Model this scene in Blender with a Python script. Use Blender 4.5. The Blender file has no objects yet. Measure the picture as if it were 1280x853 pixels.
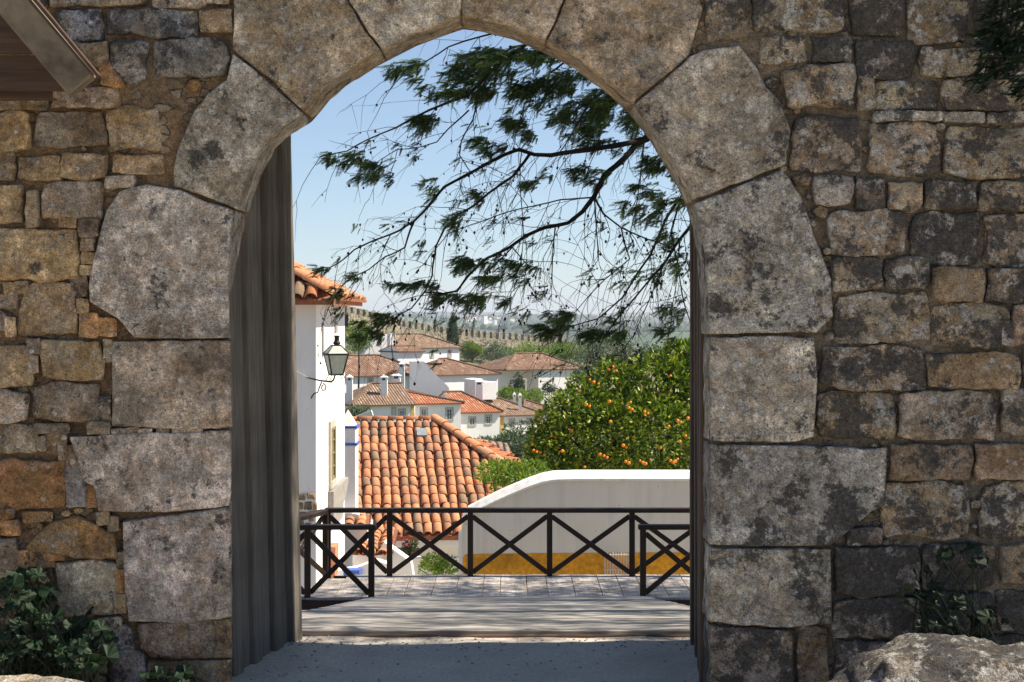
import bpy, math, random
from math import sin, cos, pi, radians, sqrt, atan2
from mathutils import Vector, Matrix, noise
random.seed(7)
SC = bpy.context.scene
# ------------------------------------------------------------------ camera
F = 2000.0; CX = 640.0; HY = 395.0; EYE = 1.75           # pixels of the 1280 px wide photograph
cd = bpy.data.cameras.new('camera'); cam = bpy.data.objects.new('camera', cd)
SC.collection.objects.link(cam); SC.camera = cam
cam.location = (0, 0, EYE); cam.rotation_euler = (radians(90), 0, 0)
cd.sensor_width = 36.0; cd.lens = 36.0 * F / 1280.0
cd.shift_y = -(426.5 - HY) / 1280.0
cd.clip_start = 0.1; cd.clip_end = 30000
# ------------------------------------------------------------------ sky and sun
SUN_EL, SUN_AZ = radians(50), radians(86)                 # azimuth from +Y towards +X
w = bpy.data.worlds.new('World'); SC.world = w; w.use_nodes = True
wn = w.node_tree; sky = wn.nodes.new('ShaderNodeTexSky'); sky.sky_type = 'NISHITA'
sky.sun_disc = False; sky.sun_elevation = SUN_EL; sky.sun_rotation = SUN_AZ
sky.air_density = 0.9; sky.dust_density = 0.1; sky.ozone_density = 1.2; sky.altitude = 900
bg = wn.nodes['Background']; bg.inputs[1].default_value = 0.115
gm = wn.nodes.new('ShaderNodeGamma'); gm.inputs[1].default_value = 0.75; wn.links.new(sky.outputs[0], gm.inputs[0])
tn = wn.nodes.new('ShaderNodeMix'); tn.data_type = 'RGBA'; tn.blend_type = 'MULTIPLY'; tn.inputs[0].default_value = 1.0
wn.links.new(gm.outputs[0], tn.inputs[6]); tn.inputs[7].default_value = (0.80, 0.95, 1.15, 1); wn.links.new(tn.outputs[2], bg.inputs[0])
sl = bpy.data.lights.new('sun', 'SUN'); so = bpy.data.objects.new('sun', sl); SC.collection.objects.link(so)
sl.energy = 5.0; sl.angle = radians(0.53); sl.color = (1.0, 0.95, 0.87)
sd = Vector((sin(SUN_AZ) * cos(SUN_EL), cos(SUN_AZ) * cos(SUN_EL), sin(SUN_EL)))
so.rotation_euler = sd.to_track_quat('Z', 'Y').to_euler(); so.location = (20, 5, 20)
SC.view_settings.view_transform = 'Standard'; SC.view_settings.look = 'None'
SC.view_settings.gamma = 1.0; SC.view_settings.exposure = 0.85
SC.view_settings.use_curve_mapping = False
SC.view_settings.use_white_balance = True; SC.view_settings.white_balance_temperature = 7200; SC.view_settings.white_balance_tint = 11
SC.cycles.max_bounces = 7; SC.cycles.diffuse_bounces = 4; SC.cycles.transparent_max_bounces = 6
SC.cycles.volume_bounces = 0

def P(px, py, d):
    return Vector(((px - CX) / F * d, d, EYE - (py - HY) / F * d))
def PX(px, d): return (px - CX) / F * d
def PZ(py, d): return EYE - (py - HY) / F * d
def sm(a, b, x):
    t = max(0.0, min(1.0, (x - a) / (b - a))); return t * t * (3 - 2 * t)
def fbm(p, o=4, r=0.5): 
    return noise.fractal(p, 1.0 - r * 0.0, 2.1, o)

# ------------------------------------------------------------------ object helpers
COL = SC.collection; WM = {}; I4 = Matrix.Identity(4)
def link(o, parent=None, W=I4):
    COL.objects.link(o)
    if parent is not None:
        o.parent = parent; o.matrix_parent_inverse = WM[parent.name].inverted()
    o.matrix_basis = W; WM[o.name] = W.copy()
    return o
def thing(name, label, cat, loc=(0, 0, 0), group=None):
    o = bpy.data.objects.new(name, None); o.empty_display_size = 0.2
    link(o, None, Matrix.Translation(loc)); o['label'] = label; o['category'] = cat
    if group: o['group'] = group
    return o
def tag(o, label=None, cat=None, group=None, kind=None):
    if label: o['label'] = label
    if cat: o['category'] = cat
    if group: o['group'] = group
    if kind: o['kind'] = kind
    return o
class MB:
    def __init__(s): s.v = []; s.f = []; s.uv = []; s.mi = []; s.smooth = False
    def face(s, pts, uv=None, mi=0):
        b = len(s.v); s.v.extend([tuple(p) for p in pts]); s.f.append(tuple(range(b, b + len(pts))))
        s.uv.append(uv); s.mi.append(mi)
    def box(s, x0, x1, y0, y1, z0, z1, M=None, mi=0):
        c = [Vector(p) for p in ((x0,y0,z0),(x1,y0,z0),(x1,y1,z0),(x0,y1,z0),(x0,y0,z1),(x1,y0,z1),(x1,y1,z1),(x0,y1,z1))]
        if M: c = [M @ p for p in c]
        b = len(s.v); s.v.extend([tuple(p) for p in c])
        for q in ((0,3,2,1),(4,5,6,7),(0,1,5,4),(1,2,6,5),(2,3,7,6),(3,0,4,7)):
            s.f.append(tuple(b + i for i in q)); s.uv.append(None); s.mi.append(mi)
    def bevbox(s, x0, x1, y0, y1, z0, z1, r, M=None):
        # box with a narrow chamfer on its long edges
        def ring(z, e):
            a = [(x0+e,y0),(x1-e,y0),(x1,y0+e),(x1,y1-e),(x1-e,y1),(x0+e,y1),(x0,y1-e),(x0,y0+e)] if e else None
            return [Vector((p[0], p[1], z)) for p in a]
        rr = min(r, (x1-x0)*.3, (y1-y0)*.3)
        cx, cy = (x0+x1)/2, (y0+y1)/2
        R = ring(z0, rr), ring(z0, rr), ring(z1, rr), ring(z1, rr)
        def shr(L, z):
            return [Vector((cx+(p.x-cx)*(1-rr/(x1-x0)*2), cy+(p.y-cy)*(1-rr/(y1-y0)*2), z)) for p in L]
        L = [shr(R[0], z0), [Vector((p.x,p.y,z0+rr)) for p in R[0]], [Vector((p.x,p.y,z1-rr)) for p in R[0]], shr(R[0], z1)]
        if M: L = [[M @ p for p in q] for q in L]
        b = len(s.v)
        for q in L: s.v.extend([tuple(p) for p in q])
        for k in range(3):
            for i in range(8):
                j = (i+1) % 8
                s.f.append((b+k*8+i, b+k*8+j, b+(k+1)*8+j, b+(k+1)*8+i)); s.uv.append(None); s.mi.append(0)
        s.f.append(tuple(b+i for i in reversed(range(8)))); s.uv.append(None); s.mi.append(0)
        s.f.append(tuple(b+24+i for i in range(8))); s.uv.append(None); s.mi.append(0)
    def bar(s, a, b, w, h, up=Vector((0,0,1)), r=0.004):
        a = Vector(a); b = Vector(b); z = (b - a).normalized(); x = up.cross(z)
        if x.length < 1e-4: x = Vector((1,0,0)).cross(z)
        x.normalize(); y = z.cross(x)
        M = Matrix((x, y, z)).transposed().to_4x4(); M.translation = a
        s.bevbox(-w/2, w/2, -h/2, h/2, 0, (b-a).length, r, M)
    def tube(s, pts, rad, n=5, cap=True):
        pts = [Vector(p) for p in pts]; b = len(s.v); m = len(pts)
        if not hasattr(rad, '__len__'): rad = [rad]*m
        ref = Vector((0.3, 0.9, 0.2)).normalized()
        for i, p in enumerate(pts):
            t = (pts[min(i+1, m-1)] - pts[max(i-1, 0)])
            t = t.normalized() if t.length > 1e-9 else Vector((0,0,1))
            x = ref.cross(t)
            if x.length < 1e-3: x = Vector((1,0,0)).cross(t)
            x.normalize(); y = t.cross(x)
            for k in range(n):
                a = 2*pi*k/n; s.v.append(tuple(p + (x*cos(a) + y*sin(a))*rad[i]))
        for i in range(m-1):
            for k in range(n):
                k2 = (k+1) % n
                s.f.append((b+i*n+k, b+i*n+k2, b+(i+1)*n+k2, b+(i+1)*n+k)); s.uv.append(None); s.mi.append(0)
        if cap and n > 2:
            s.f.append(tuple(b+k for k in reversed(range(n)))); s.f.append(tuple(b+(m-1)*n+k for k in range(n)))
            s.uv += [None, None]; s.mi += [0, 0]
    def prism(s, poly, y0, y1, M=None):
        # polygon of (x, z) extruded from y0 to y1
        n = len(poly); b = len(s.v)
        A = sum(poly[i][0]*poly[(i+1)%n][1]-poly[(i+1)%n][0]*poly[i][1] for i in range(n))
        if A < 0: poly = poly[::-1]
        for y in (y0, y1):
            for p in poly:
                q = Vector((p[0], y, p[1])); s.v.append(tuple(M @ q if M else q))
        s.f.append(tuple(b+i for i in range(n))); s.f.append(tuple(b+n+i for i in reversed(range(n))))
        for i in range(n):
            j = (i+1) % n; s.f.append((b+j, b+i, b+n+i, b+n+j))
        s.uv += [None]*(n+2); s.mi += [0]*(n+2)
    def mesh(s, name, mat):
        me = bpy.data.meshes.new(name); me.from_pydata(s.v, [], s.f)
        if any(u is not None for u in s.uv):
            L = me.uv_layers.new(name='UVMap'); k = 0; data = []
            for fi, f in enumerate(s.f):
                u = s.uv[fi] or [(0, 0)]*len(f)
                for c in u: data += [c[0], c[1]]
            L.data.foreach_set('uv', data)
        for m in (mat if isinstance(mat, (list, tuple)) else [mat]): me.materials.append(m)
        if any(s.mi): me.polygons.foreach_set('material_index', s.mi)
        if s.smooth: me.polygons.foreach_set('use_smooth', [True]*len(me.polygons))
        me.update(); return me
    def build(s, name, mat, parent=None, W=I4, **kw):
        o = bpy.data.objects.new(name, s.mesh(name, mat)); link(o, parent, W); tag(o, **kw); return o
def inst(name, me, parent, W, **kw):
    o = bpy.data.objects.new(name, me); link(o, parent, W); tag(o, **kw); return o

# ------------------------------------------------------------------ materials
class NT:
    def __init__(s, name, rough=0.85):
        s.m = bpy.data.materials.new(name); s.m.use_nodes = True; s.t = s.m.node_tree
        s.b = s.t.nodes['Principled BSDF']; s.b.inputs['Roughness'].default_value = rough
        s.b.inputs['Specular IOR Level'].default_value = 0.3
    def new(s, k, **kw):
        n = s.t.nodes.new(k)
        for a, v in kw.items(): setattr(n, a, v)
        return n
    def set(s, inp, v):
        if isinstance(v, bpy.types.NodeSocket): s.t.links.new(v, inp)
        elif v is not None:
            if hasattr(inp.default_value, '__len__') and hasattr(v, '__len__') and len(inp.default_value) == 4 and len(v) == 3: v = (*v, 1)
            inp.default_value = v
    def pos(s): return s.new('ShaderNodeNewGeometry').outputs['Position']
    def obj(s): return s.new('ShaderNodeTexCoord').outputs['Object']
    def rnd(s): return s.new('ShaderNodeObjectInfo').outputs['Random']
    def attr(s, name):
        n = s.new('ShaderNodeAttribute', attribute_type='OBJECT', attribute_name=name); return n
    def vmath(s, op, a, b):
        n = s.new('ShaderNodeVectorMath', operation=op); s.set(n.inputs[0], a); s.set(n.inputs[1], b); return n.outputs[0]
    def math(s, op, a, b=None, c=None):
        n = s.new('ShaderNodeMath', operation=op); s.set(n.inputs[0], a)
        if b is not None: s.set(n.inputs[1], b)
        if c is not None: s.set(n.inputs[2], c)
        return n.outputs[0]
    def noise(s, vec, scale, detail=4, rough=0.55, dist=0.0):
        n = s.new('ShaderNodeTexNoise'); s.set(n.inputs['Vector'], vec); n.inputs['Scale'].default_value = scale
        n.inputs['Detail'].default_value = detail; n.inputs['Roughness'].default_value = rough
        n.inputs['Distortion'].default_value = dist; return n.outputs['Fac']
    def voro(s, vec, scale, feature='F1', out='Distance', rand=1.0):
        n = s.new('ShaderNodeTexVoronoi', feature=feature); s.set(n.inputs['Vector'], vec)
        n.inputs['Scale'].default_value = scale; n.inputs['Randomness'].default_value = rand; return n.outputs[out]
    def rng(s, v, a, b, c=0.0, d=1.0):
        n = s.new('ShaderNodeMapRange'); s.set(n.inputs[0], v)
        for i, x in enumerate((a, b, c, d)): s.set(n.inputs[i+1], x)
        return n.outputs[0]
    def mix(s, f, a, b, mode='MIX'):
        n = s.new('ShaderNodeMix', data_type='RGBA', blend_type=mode)
        s.set(n.inputs[0], f); s.set(n.inputs[6], a); s.set(n.inputs[7], b); return n.outputs[2]
    def scale(s, col, f): return s.mix(1.0, col, s.grey(f), 'MULTIPLY')
    def grey(s, f):
        n = s.new('ShaderNodeCombineColor')
        for i in range(3): s.set(n.inputs[i], f)
        return n.outputs[0]
    def bump(s, h, dist, strength=1.0, nrm=None):
        n = s.new('ShaderNodeBump'); s.set(n.inputs['Height'], h); n.inputs['Distance'].default_value = dist
        n.inputs['Strength'].default_value = strength
        if nrm is not None: s.set(n.inputs['Normal'], nrm)
        return n.outputs[0]
    def out(s, col=None, nrm=None, rough=None):
        if col is not None: s.set(s.b.inputs['Base Color'], col)
        if nrm is not None: s.set(s.b.inputs['Normal'], nrm)
        if rough is not None: s.set(s.b.inputs['Roughness'], rough)
        return s.m

def stone_mat():
    n = NT('weathered_stone', 0.92); p = n.pos()
    off = n.new('ShaderNodeCombineXYZ'); r = n.rnd()
    for i, k in enumerate((37.0, 11.0, 23.0)): n.set(off.inputs[i], n.math('MULTIPLY', r, k))
    q = n.vmath('ADD', p, off.outputs[0])
    tint = n.attr('tint').outputs['Color']; dk = n.attr('dark').outputs['Fac']; wh = n.attr('white').outputs['Fac']; oc = n.attr('ochre').outputs['Fac']
    n1 = n.noise(q, 3.2, 6, 0.6); n2 = n.noise(q, 17, 9, 0.68); n3 = n.noise(q, 90, 5, 0.7)
    c = n.scale(tint, n.rng(n1, 0.38, 0.62, 0.62, 1.32))
    c = n.scale(c, n.rng(n2, 0.36, 0.64, 0.58, 1.42)); c = n.mix(n.rng(n.noise(q, 7.5, 10, 0.7), 0.44, 0.56), n.mix(1.0, c, (0.62, 0.57, 0.52), 'MULTIPLY'), c)
    f = n.math('MULTIPLY', n.rng(n.noise(q, 5.5, 8, 0.62), 0.47, 0.57), oc)
    c = n.mix(f, c, n.mix(n2, (0.20, 0.115, 0.045), (0.40, 0.25, 0.11)))
    # grey weathering crust
    g = n.rng(n.noise(q, 6.5, 9, 0.7), 0.50, 0.60)
    c = n.mix(n.math('MULTIPLY', g, 0.5), c, n.mix(n3, (0.17, 0.15, 0.12), (0.42, 0.38, 0.31)))
    # round pale lichens with noisy rims
    wv = n.math('ADD', n.voro(q, 15), n.math('MULTIPLY', n.noise(q, 45, 6, 0.75), 0.5))
    thr = n.math('MULTIPLY_ADD', wh, 0.17, 0.36)
    wf = n.rng(wv, thr, n.math('ADD', thr, 0.04), 1.0, 0.0)
    wf = n.math('MULTIPLY', wf, n.rng(n.noise(q, 4.0, 3), 0.40, 0.5))
    c = n.mix(n.math('MULTIPLY', wf, 0.85), c, n.mix(n3, (0.34, 0.33, 0.30), (0.58, 0.56, 0.52)))
    # crisp crust of white patches
    t2 = n.math('MULTIPLY_ADD', wh, -0.11, 0.62)
    w2 = n.rng(n.noise(n.vmath('ADD', q, (9.1, 3.3, 5.7)), 16, 12, 0.78), t2, n.math('ADD', t2, 0.03))
    c = n.mix(n.math('MULTIPLY', w2, 0.8), c, n.mix(n3, (0.33, 0.31, 0.28), (0.55, 0.52, 0.48)))
    # black crust
    dn = n.math('ADD', n.math('MULTIPLY', n.noise(n.vmath('ADD', q, (3.3, 8.1, 1.7)), 5.5, 12, 0.72), 0.72), n.math('MULTIPLY', n.noise(q, 30, 8, 0.8), 0.28))
    t3 = n.math('MULTIPLY_ADD', dk, -0.125, 0.595)
    d2 = n.rng(dn, t3, n.math('ADD', t3, 0.035))
    c = n.mix(n.math('MULTIPLY', d2, 0.88), c, n.mix(n3, (0.018, 0.017, 0.018), (0.085, 0.078, 0.072)))
    # pits and speckle
    sp = n.noise(q, 150, 4, 0.8)
    c = n.scale(c, n.rng(sp, 0.36, 0.64, 0.5, 1.55)); c = n.scale(c, n.rng(n.noise(q, 48, 6, 0.75), 0.38, 0.62, 0.68, 1.28))
    pit = n.rng(n.math('ADD', n.voro(q, 34), n.math('MULTIPLY', n.noise(q, 20, 4), 0.25)), 0.17, 0.27)
    c = n.scale(c, n.rng(pit, 0, 1, 0.45, 1.0))
    h = n.math('ADD', n.math('MULTIPLY', n2, 1.0), n.math('MULTIPLY', n3, 0.35))
    h = n.math('ADD', h, n.math('MULTIPLY', pit, 0.22)); h = n.math('ADD', h, n.math('MULTIPLY', w2, 0.10))
    h = n.math('ADD', h, n.math('MULTIPLY', sp, 0.08))
    return n.out(c, n.bump(h, 0.034, 1.0))
def mortar_mat():
    n = NT('sandy_mortar', 0.95); p = n.pos()
    x = n.new('ShaderNodeSeparateXYZ'); n.set(x.inputs[0], p)
    n1 = n.noise(p, 2.2, 6); n2 = n.noise(p, 25, 8, 0.7); n3 = n.noise(p, 170, 3, 0.7)
    c = n.mix(n.rng(n1, 0.35, 0.65), (0.20, 0.135, 0.08), (0.37, 0.235, 0.135))
    c = n.mix(n.rng(x.outputs[0], 0.0, 1.6), c, n.mix(n1, (0.16, 0.125, 0.09), (0.33, 0.27, 0.20)))
    c = n.scale(c, n.rng(n2, 0.36, 0.64, 0.55, 1.3)); c = n.scale(c, n.rng(n3, 0.36, 0.64, 0.55, 1.45))
    d = n.rng(n.noise(p, 6, 10, 0.75), 0.58, 0.64); c = n.mix(n.math('MULTIPLY', d, 0.7), c, (0.05, 0.045, 0.04))
    wv = n.vmath('ADD', n.vmath('MULTIPLY', p, (1, 1, 1.7)), n.new('ShaderNodeTexNoise').outputs['Color'])
    w1 = n.new('ShaderNodeTexNoise'); n.set(w1.inputs['Vector'], p); w1.inputs['Scale'].default_value = 14
    wv = n.vmath('ADD', n.vmath('MULTIPLY', p, (1, 1, 1.6)), n.vmath('MULTIPLY', w1.outputs['Color'], (0.05, 0.05, 0.05)))
    cell = n.voro(wv, 17, out='Color'); edge = n.rng(n.voro(wv, 17, feature='DISTANCE_TO_EDGE'), 0.02, 0.14)
    sc = n.new('ShaderNodeSeparateColor'); n.set(sc.inputs[0], cell); on = n.math('MULTIPLY', n.rng(sc.outputs[0], 0.55, 0.62), n.rng(n.noise(p, 1.6, 3), 0.44, 0.54))
    rub = n.mix(sc.outputs[1], (0.20, 0.15, 0.10), (0.40, 0.33, 0.24)); rub = n.scale(rub, n.rng(n3, 0.36, 0.64, 0.6, 1.35)); rub = n.scale(rub, n.rng(n2, 0.36, 0.64, 0.7, 1.25))
    m_ = n.math('MULTIPLY', on, edge); c = n.mix(m_, n.scale(c, n.rng(n.math('MULTIPLY', on, n.rng(edge, 0, 1, 1, 0)), 0, 1, 1.0, 0.5)), rub)
    h = n.math('ADD', n.math('ADD', n2, n.math('MULTIPLY', n3, 0.4)), n.math('MULTIPLY', m_, 0.8))
    return n.out(c, n.bump(h, 0.026, 1.0))
def wood_mat(name, a, b, axis=(1, 1, 0.06), sc=30, rough=0.8, attr=None, bump=0.004, world=False):
    n = NT(name, rough); o = n.pos() if world else n.obj()
    off = n.new('ShaderNodeCombineXYZ'); n.set(off.inputs[0], n.math('MULTIPLY', n.rnd(), 17.0)); n.set(off.inputs[2], n.math('MULTIPLY', n.rnd(), 9.0))
    v = n.vmath('MULTIPLY', n.vmath('ADD', o, off.outputs[0]), axis)
    g = n.noise(v, sc, 8, 0.65, 0.4); g2 = n.noise(v, sc*4, 4, 0.6); l = n.noise(o, 2.5, 4)
    c = n.mix(n.rng(g, 0.3, 0.7), a, b)
    c = n.scale(c, n.rng(g2, 0.3, 0.7, 0.75, 1.2)); c = n.scale(c, n.rng(l, 0.3, 0.7, 0.7, 1.25))
    c = n.scale(c, n.rng(n.rnd(), 0, 1, 0.8, 1.15))
    return n.out(c, n.bump(n.math('ADD', g, n.math('MULTIPLY', g2, 0.4)), bump, 0.8))
def plain(name, col, rough=0.8, sc=8, amp=0.25, bump=0.0, metal=0.0, world=True):
    n = NT(name, rough); p = n.pos() if world else n.obj()
    f = n.noise(p, sc, 6, 0.65); f2 = n.noise(p, sc*9, 4, 0.6)
    c = n.scale(n.mix(0.0, col, col), n.rng(f, 0.3, 0.7, 1-amp, 1+amp*0.7)); c = n.scale(c, n.rng(f2, 0.3, 0.7, 1-amp*0.5, 1+amp*0.4))
    n.b.inputs['Metallic'].default_value = metal
    return n.out(c, n.bump(f2, bump, 0.8) if bump else None)
def whitewash(name, col=(0.80, 0.79, 0.76), sc=1.3, stain=0.35):
    n = NT(name, 0.9); p = n.pos()
    v = n.vmath('MULTIPLY', p, (1, 1, 0.35))
    s1 = n.noise(v, sc, 8, 0.7); s2 = n.noise(p, 14, 6, 0.7); s3 = n.noise(p, 60, 3)
    c = n.scale(n.mix(0.0, col, col), n.rng(s1, 0.3, 0.7, 0.9, 1.05))
    f = n.rng(s2, 0.64, 0.72); c = n.mix(n.math('MULTIPLY', f, stain), c, (0.30, 0.28, 0.25))
    st = n.rng(n.noise(n.vmath('MULTIPLY', p, (3.2, 3.2, 0.16)), 2.0, 6, 0.7), 0.5, 0.68); c = n.mix(n.math('MULTIPLY', st, stain*0.5), c, (0.40, 0.36, 0.30))
    dots = n.rng(n.voro(p, 5.5), 0.035, 0.06, 1.0, 0.0)
    c = n.mix(n.math('MULTIPLY', dots, min(1, stain*1.6)), c, (0.16, 0.15, 0.14))
    return n.out(c, n.bump(n.math('ADD', s3, s2), 0.01, 0.4))
def leafmat(name, cols, rough=0.55, trans=0.25, sc=3.0):
    n = NT(name, rough); p = n.pos(); g = n.new('ShaderNodeNewGeometry')
    f = n.math('ADD', n.math('MULTIPLY', g.outputs['Random Per Island'], 0.65), n.math('MULTIPLY', n.noise(p, sc, 3), 0.5))
    r = n.new('ShaderNodeValToRGB'); n.set(r.inputs[0], f)
    e = r.color_ramp.elements
    while len(e) < len(cols): e.new(0.5)
    for i, c in enumerate(cols): e[i].position = 0.12 + 0.8*i/(len(cols)-1); e[i].color = (*c, 1)
    n.set(n.b.inputs['Base Color'], r.outputs[0])
    if trans:
        t = n.new('ShaderNodeBsdfTranslucent'); n.set(t.inputs[0], n.mix(1.0, r.outputs[0], (1.3, 1.5, 0.6), 'MULTIPLY'))
        mx = n.new('ShaderNodeMixShader'); mx.inputs[0].default_value = trans
        o = n.t.nodes['Material Output']; n.t.links.new(n.b.outputs[0], mx.inputs[1]); n.t.links.new(t.outputs[0], mx.inputs[2]); n.t.links.new(mx.outputs[0], o.inputs[0])
    return n.m
def tile_mat(name, a, b, c3, lich=0.3):
    # single clay tiles: colour changes from tile to tile
    n = NT(name, 0.85); p = n.pos(); r = n.rnd()
    rr = n.new('ShaderNodeValToRGB'); n.set(rr.inputs[0], r); e = rr.color_ramp.elements; e.new(0.5); e.new(0.75)
    for i, (q, c) in enumerate(zip((0.0, 0.4, 0.75, 1.0), (a, b, a, c3))): e[i].position = q; e[i].color = (*c, 1)
    f = n.noise(p, 9, 8, 0.7); f2 = n.noise(p, 50, 5, 0.7)
    c = n.scale(rr.outputs[0], n.rng(f, 0.3, 0.7, 0.7, 1.25)); c = n.scale(c, n.rng(f2, 0.3, 0.7, 0.75, 1.2))
    k = n.rng(n.math('ADD', n.math('MULTIPLY', n.noise(p, 4.5, 9, 0.75), 0.8), n.math('MULTIPLY', r, 0.14)), 0.46, 0.55)
    c = n.mix(n.math('MULTIPLY', k, lich), c, n.mix(n.rng(f2, 0.36, 0.64), (0.085, 0.06, 0.042), (0.36, 0.27, 0.18)))
    return n.out(c, n.bump(f2, 0.006, 0.6))
def roof_mat(name, a, b, dirt=0.4):
    # far roofs: rows of tiles in the roof's own UV metres, too small to pick apart
    n = NT(name, 0.88); uv = n.new('ShaderNodeUVMap').outputs[0]; s = n.new('ShaderNodeSeparateXYZ'); n.set(s.inputs[0], uv)
    u, v = s.outputs[0], s.outputs[1]
    cu = n.math('DIVIDE', u, 0.26); cv = n.math('DIVIDE', v, 0.42)
    cmb = n.new('ShaderNodeCombineXYZ'); n.set(cmb.inputs[0], n.math('FLOOR', cu)); n.set(cmb.inputs[1], n.math('FLOOR', cv))
    wn_ = n.new('ShaderNodeTexWhiteNoise', noise_dimensions='3D'); n.set(wn_.inputs['Vector'], cmb.outputs[0])
    fr = n.math('FRACT', cu); hump = n.math('SINE', n.math('MULTIPLY', fr, pi)); step = n.math('FRACT', cv)
    p = n.pos(); l = n.noise(p, 0.5, 6, 0.7)
    c = n.mix(wn_.outputs['Value'], a, b); c = n.scale(c, n.rng(l, 0.3, 0.7, 0.72, 1.2))
    c = n.mix(n.math('MULTIPLY', n.rng(n.noise(p, 1.4, 8, 0.75), 0.46, 0.6), dirt), c, (0.17, 0.125, 0.09))
    c = n.mix(n.math('MULTIPLY', n.rng(wn_.outputs['Value'], 0.82, 0.86), 0.5), c, (0.42, 0.33, 0.25))
    h = n.math('ADD', hump, n.math('MULTIPLY', step, -0.4)); c = n.scale(c, n.rng(hump, 0.0, 0.6, 0.55, 1.0))
    return n.out(c, n.bump(h, 0.09, 1.0))
M = {}
M['stone'] = stone_mat(); M['mortar'] = mortar_mat()
M['gate_wood'] = wood_mat('grey_weathered_gate_wood', (0.085, 0.074, 0.062), (0.20, 0.175, 0.148), (1, 1, 0.05), 26)
M['gate_wood_brown'] = wood_mat('brown_gate_wood', (0.055, 0.034, 0.024), (0.12, 0.08, 0.055), (1, 1, 0.05), 26)
M['gate_wood_dark'] = plain('dark_gate_backing', (0.03, 0.026, 0.022), 0.9)
M['rail_wood'] = wood_mat('dark_brown_rail_wood', (0.016, 0.009, 0.006), (0.036, 0.019, 0.012), (1, 1, 1), 20, 0.55)
M['plank'] = wood_mat('grey_walkway_planks', (0.30, 0.275, 0.24), (0.50, 0.465, 0.42), (0.05, 1, 1), 30, 0.85)
M['deckplank'] = wood_mat('pale_deck_planks', (0.34, 0.30, 0.27), (0.52, 0.47, 0.42), (1, 0.05, 1), 30, 0.85)
M['edge_wood'] = wood_mat('brown_edge_beam', (0.10, 0.055, 0.035), (0.2, 0.12, 0.08), (0.05, 1, 1), 30)
M['rafter'] = wood_mat('weathered_rafter_wood', (0.06, 0.045, 0.032), (0.20, 0.16, 0.115), (0.08, 1, 0.08), 45, 0.8)
M['boards'] = wood_mat('brown_roof_boards', (0.045, 0.026, 0.017), (0.085, 0.05, 0.033), (0.06, 1, 1), 22)
M['white'] = whitewash('whitewashed_wall', (0.80, 0.79, 0.77))
M['cream'] = whitewash('grey_cream_render', (0.74, 0.70, 0.62), 1.2, 0.5)
M['wfar'] = whitewash('far_whitewash', (0.86, 0.85, 0.82), 0.6, 0.1)
M['ochre'] = plain('ochre_paint', (0.74, 0.34, 0.03), 0.9, 1.8, 0.5, 0.004)
M['skylight'] = plain('grey_glass_tile', (0.26, 0.30, 0.30), 0.25, 9, 0.3)
M['coping'] = whitewash('spotted_white_coping', (0.80, 0.79, 0.77), 3.0, 0.95)
M['yellow'] = plain('yellow_corner_paint', (0.70, 0.42, 0.08), 0.9, 2.5, 0.15)
M['blue'] = plain('blue_paint', (0.06, 0.12, 0.42), 0.8, 4, 0.2)
M['tile'] = tile_mat('clay_roof_tile', (0.55, 0.215, 0.10), (0.66, 0.30, 0.15), (0.38, 0.21, 0.12), 0.8)
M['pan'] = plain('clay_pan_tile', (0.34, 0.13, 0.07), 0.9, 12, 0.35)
M['roof1'] = roof_mat('old_brown_tiles', (0.17, 0.09, 0.058), (0.34, 0.19, 0.12), 0.65)
M['roof2'] = roof_mat('bright_red_tiles', (0.36, 0.11, 0.05), (0.52, 0.19, 0.085), 0.4)
M['roof3'] = roof_mat('pale_brown_tiles', (0.20, 0.125, 0.08), (0.36, 0.23, 0.15), 0.7)
M['iron'] = plain('dark_iron', (0.035, 0.032, 0.028), 0.5, 40, 0.3, 0.001, 0.4)
M['lampglass'] = plain('frosted_pale_lamp_glass', (0.55, 0.57, 0.47), 0.35, 20, 0.2)
M['pane'] = plain('dark_window_pane', (0.06, 0.075, 0.08), 0.15, 5, 0.3)
M['frame'] = plain('pale_window_frame', (0.55, 0.56, 0.52), 0.7, 9, 0.1)
M['surround'] = plain('limestone_surround', (0.45, 0.41, 0.34), 0.9, 5, 0.25)
M['olivepaint'] = plain('olive_shutter', (0.22, 0.18, 0.085), 0.8, 5, 0.25)
M['redwood'] = plain('red_brown_door', (0.14, 0.045, 0.025), 0.7, 8, 0.3)
M['leaf_orange'] = leafmat('orange_tree_leaf', [(0.010, 0.028, 0.005), (0.045, 0.10, 0.011), (0.15, 0.215, 0.02), (0.34, 0.36, 0.032)], 0.45, 0.18)
M['leaf_light'] = leafmat('yellow_green_leaf', [(0.05, 0.12, 0.02), (0.13, 0.22, 0.03), (0.26, 0.30, 0.05)], 0.55, 0.3)
M['leaf_olive'] = leafmat('olive_leaf', [(0.05, 0.075, 0.045), (0.10, 0.14, 0.085), (0.18, 0.22, 0.14)], 0.6, 0.15)
M['leaf_dark'] = leafmat('dark_leaf', [(0.014, 0.03, 0.012), (0.03, 0.065, 0.02), (0.06, 0.11, 0.03)], 0.6, 0.15)
M['leaf_conifer'] = leafmat('conifer_needles', [(0.016, 0.030, 0.014), (0.038, 0.070, 0.024), (0.09, 0.14, 0.035)], 0.7, 0.3)
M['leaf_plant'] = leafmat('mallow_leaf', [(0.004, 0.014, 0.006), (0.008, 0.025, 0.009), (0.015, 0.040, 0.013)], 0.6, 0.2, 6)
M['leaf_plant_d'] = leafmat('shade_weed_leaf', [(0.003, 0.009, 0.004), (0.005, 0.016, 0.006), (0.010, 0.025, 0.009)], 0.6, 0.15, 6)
M['bark'] = plain('dark_bark', (0.026, 0.019, 0.015), 0.9, 20, 0.4, 0.004)
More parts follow.
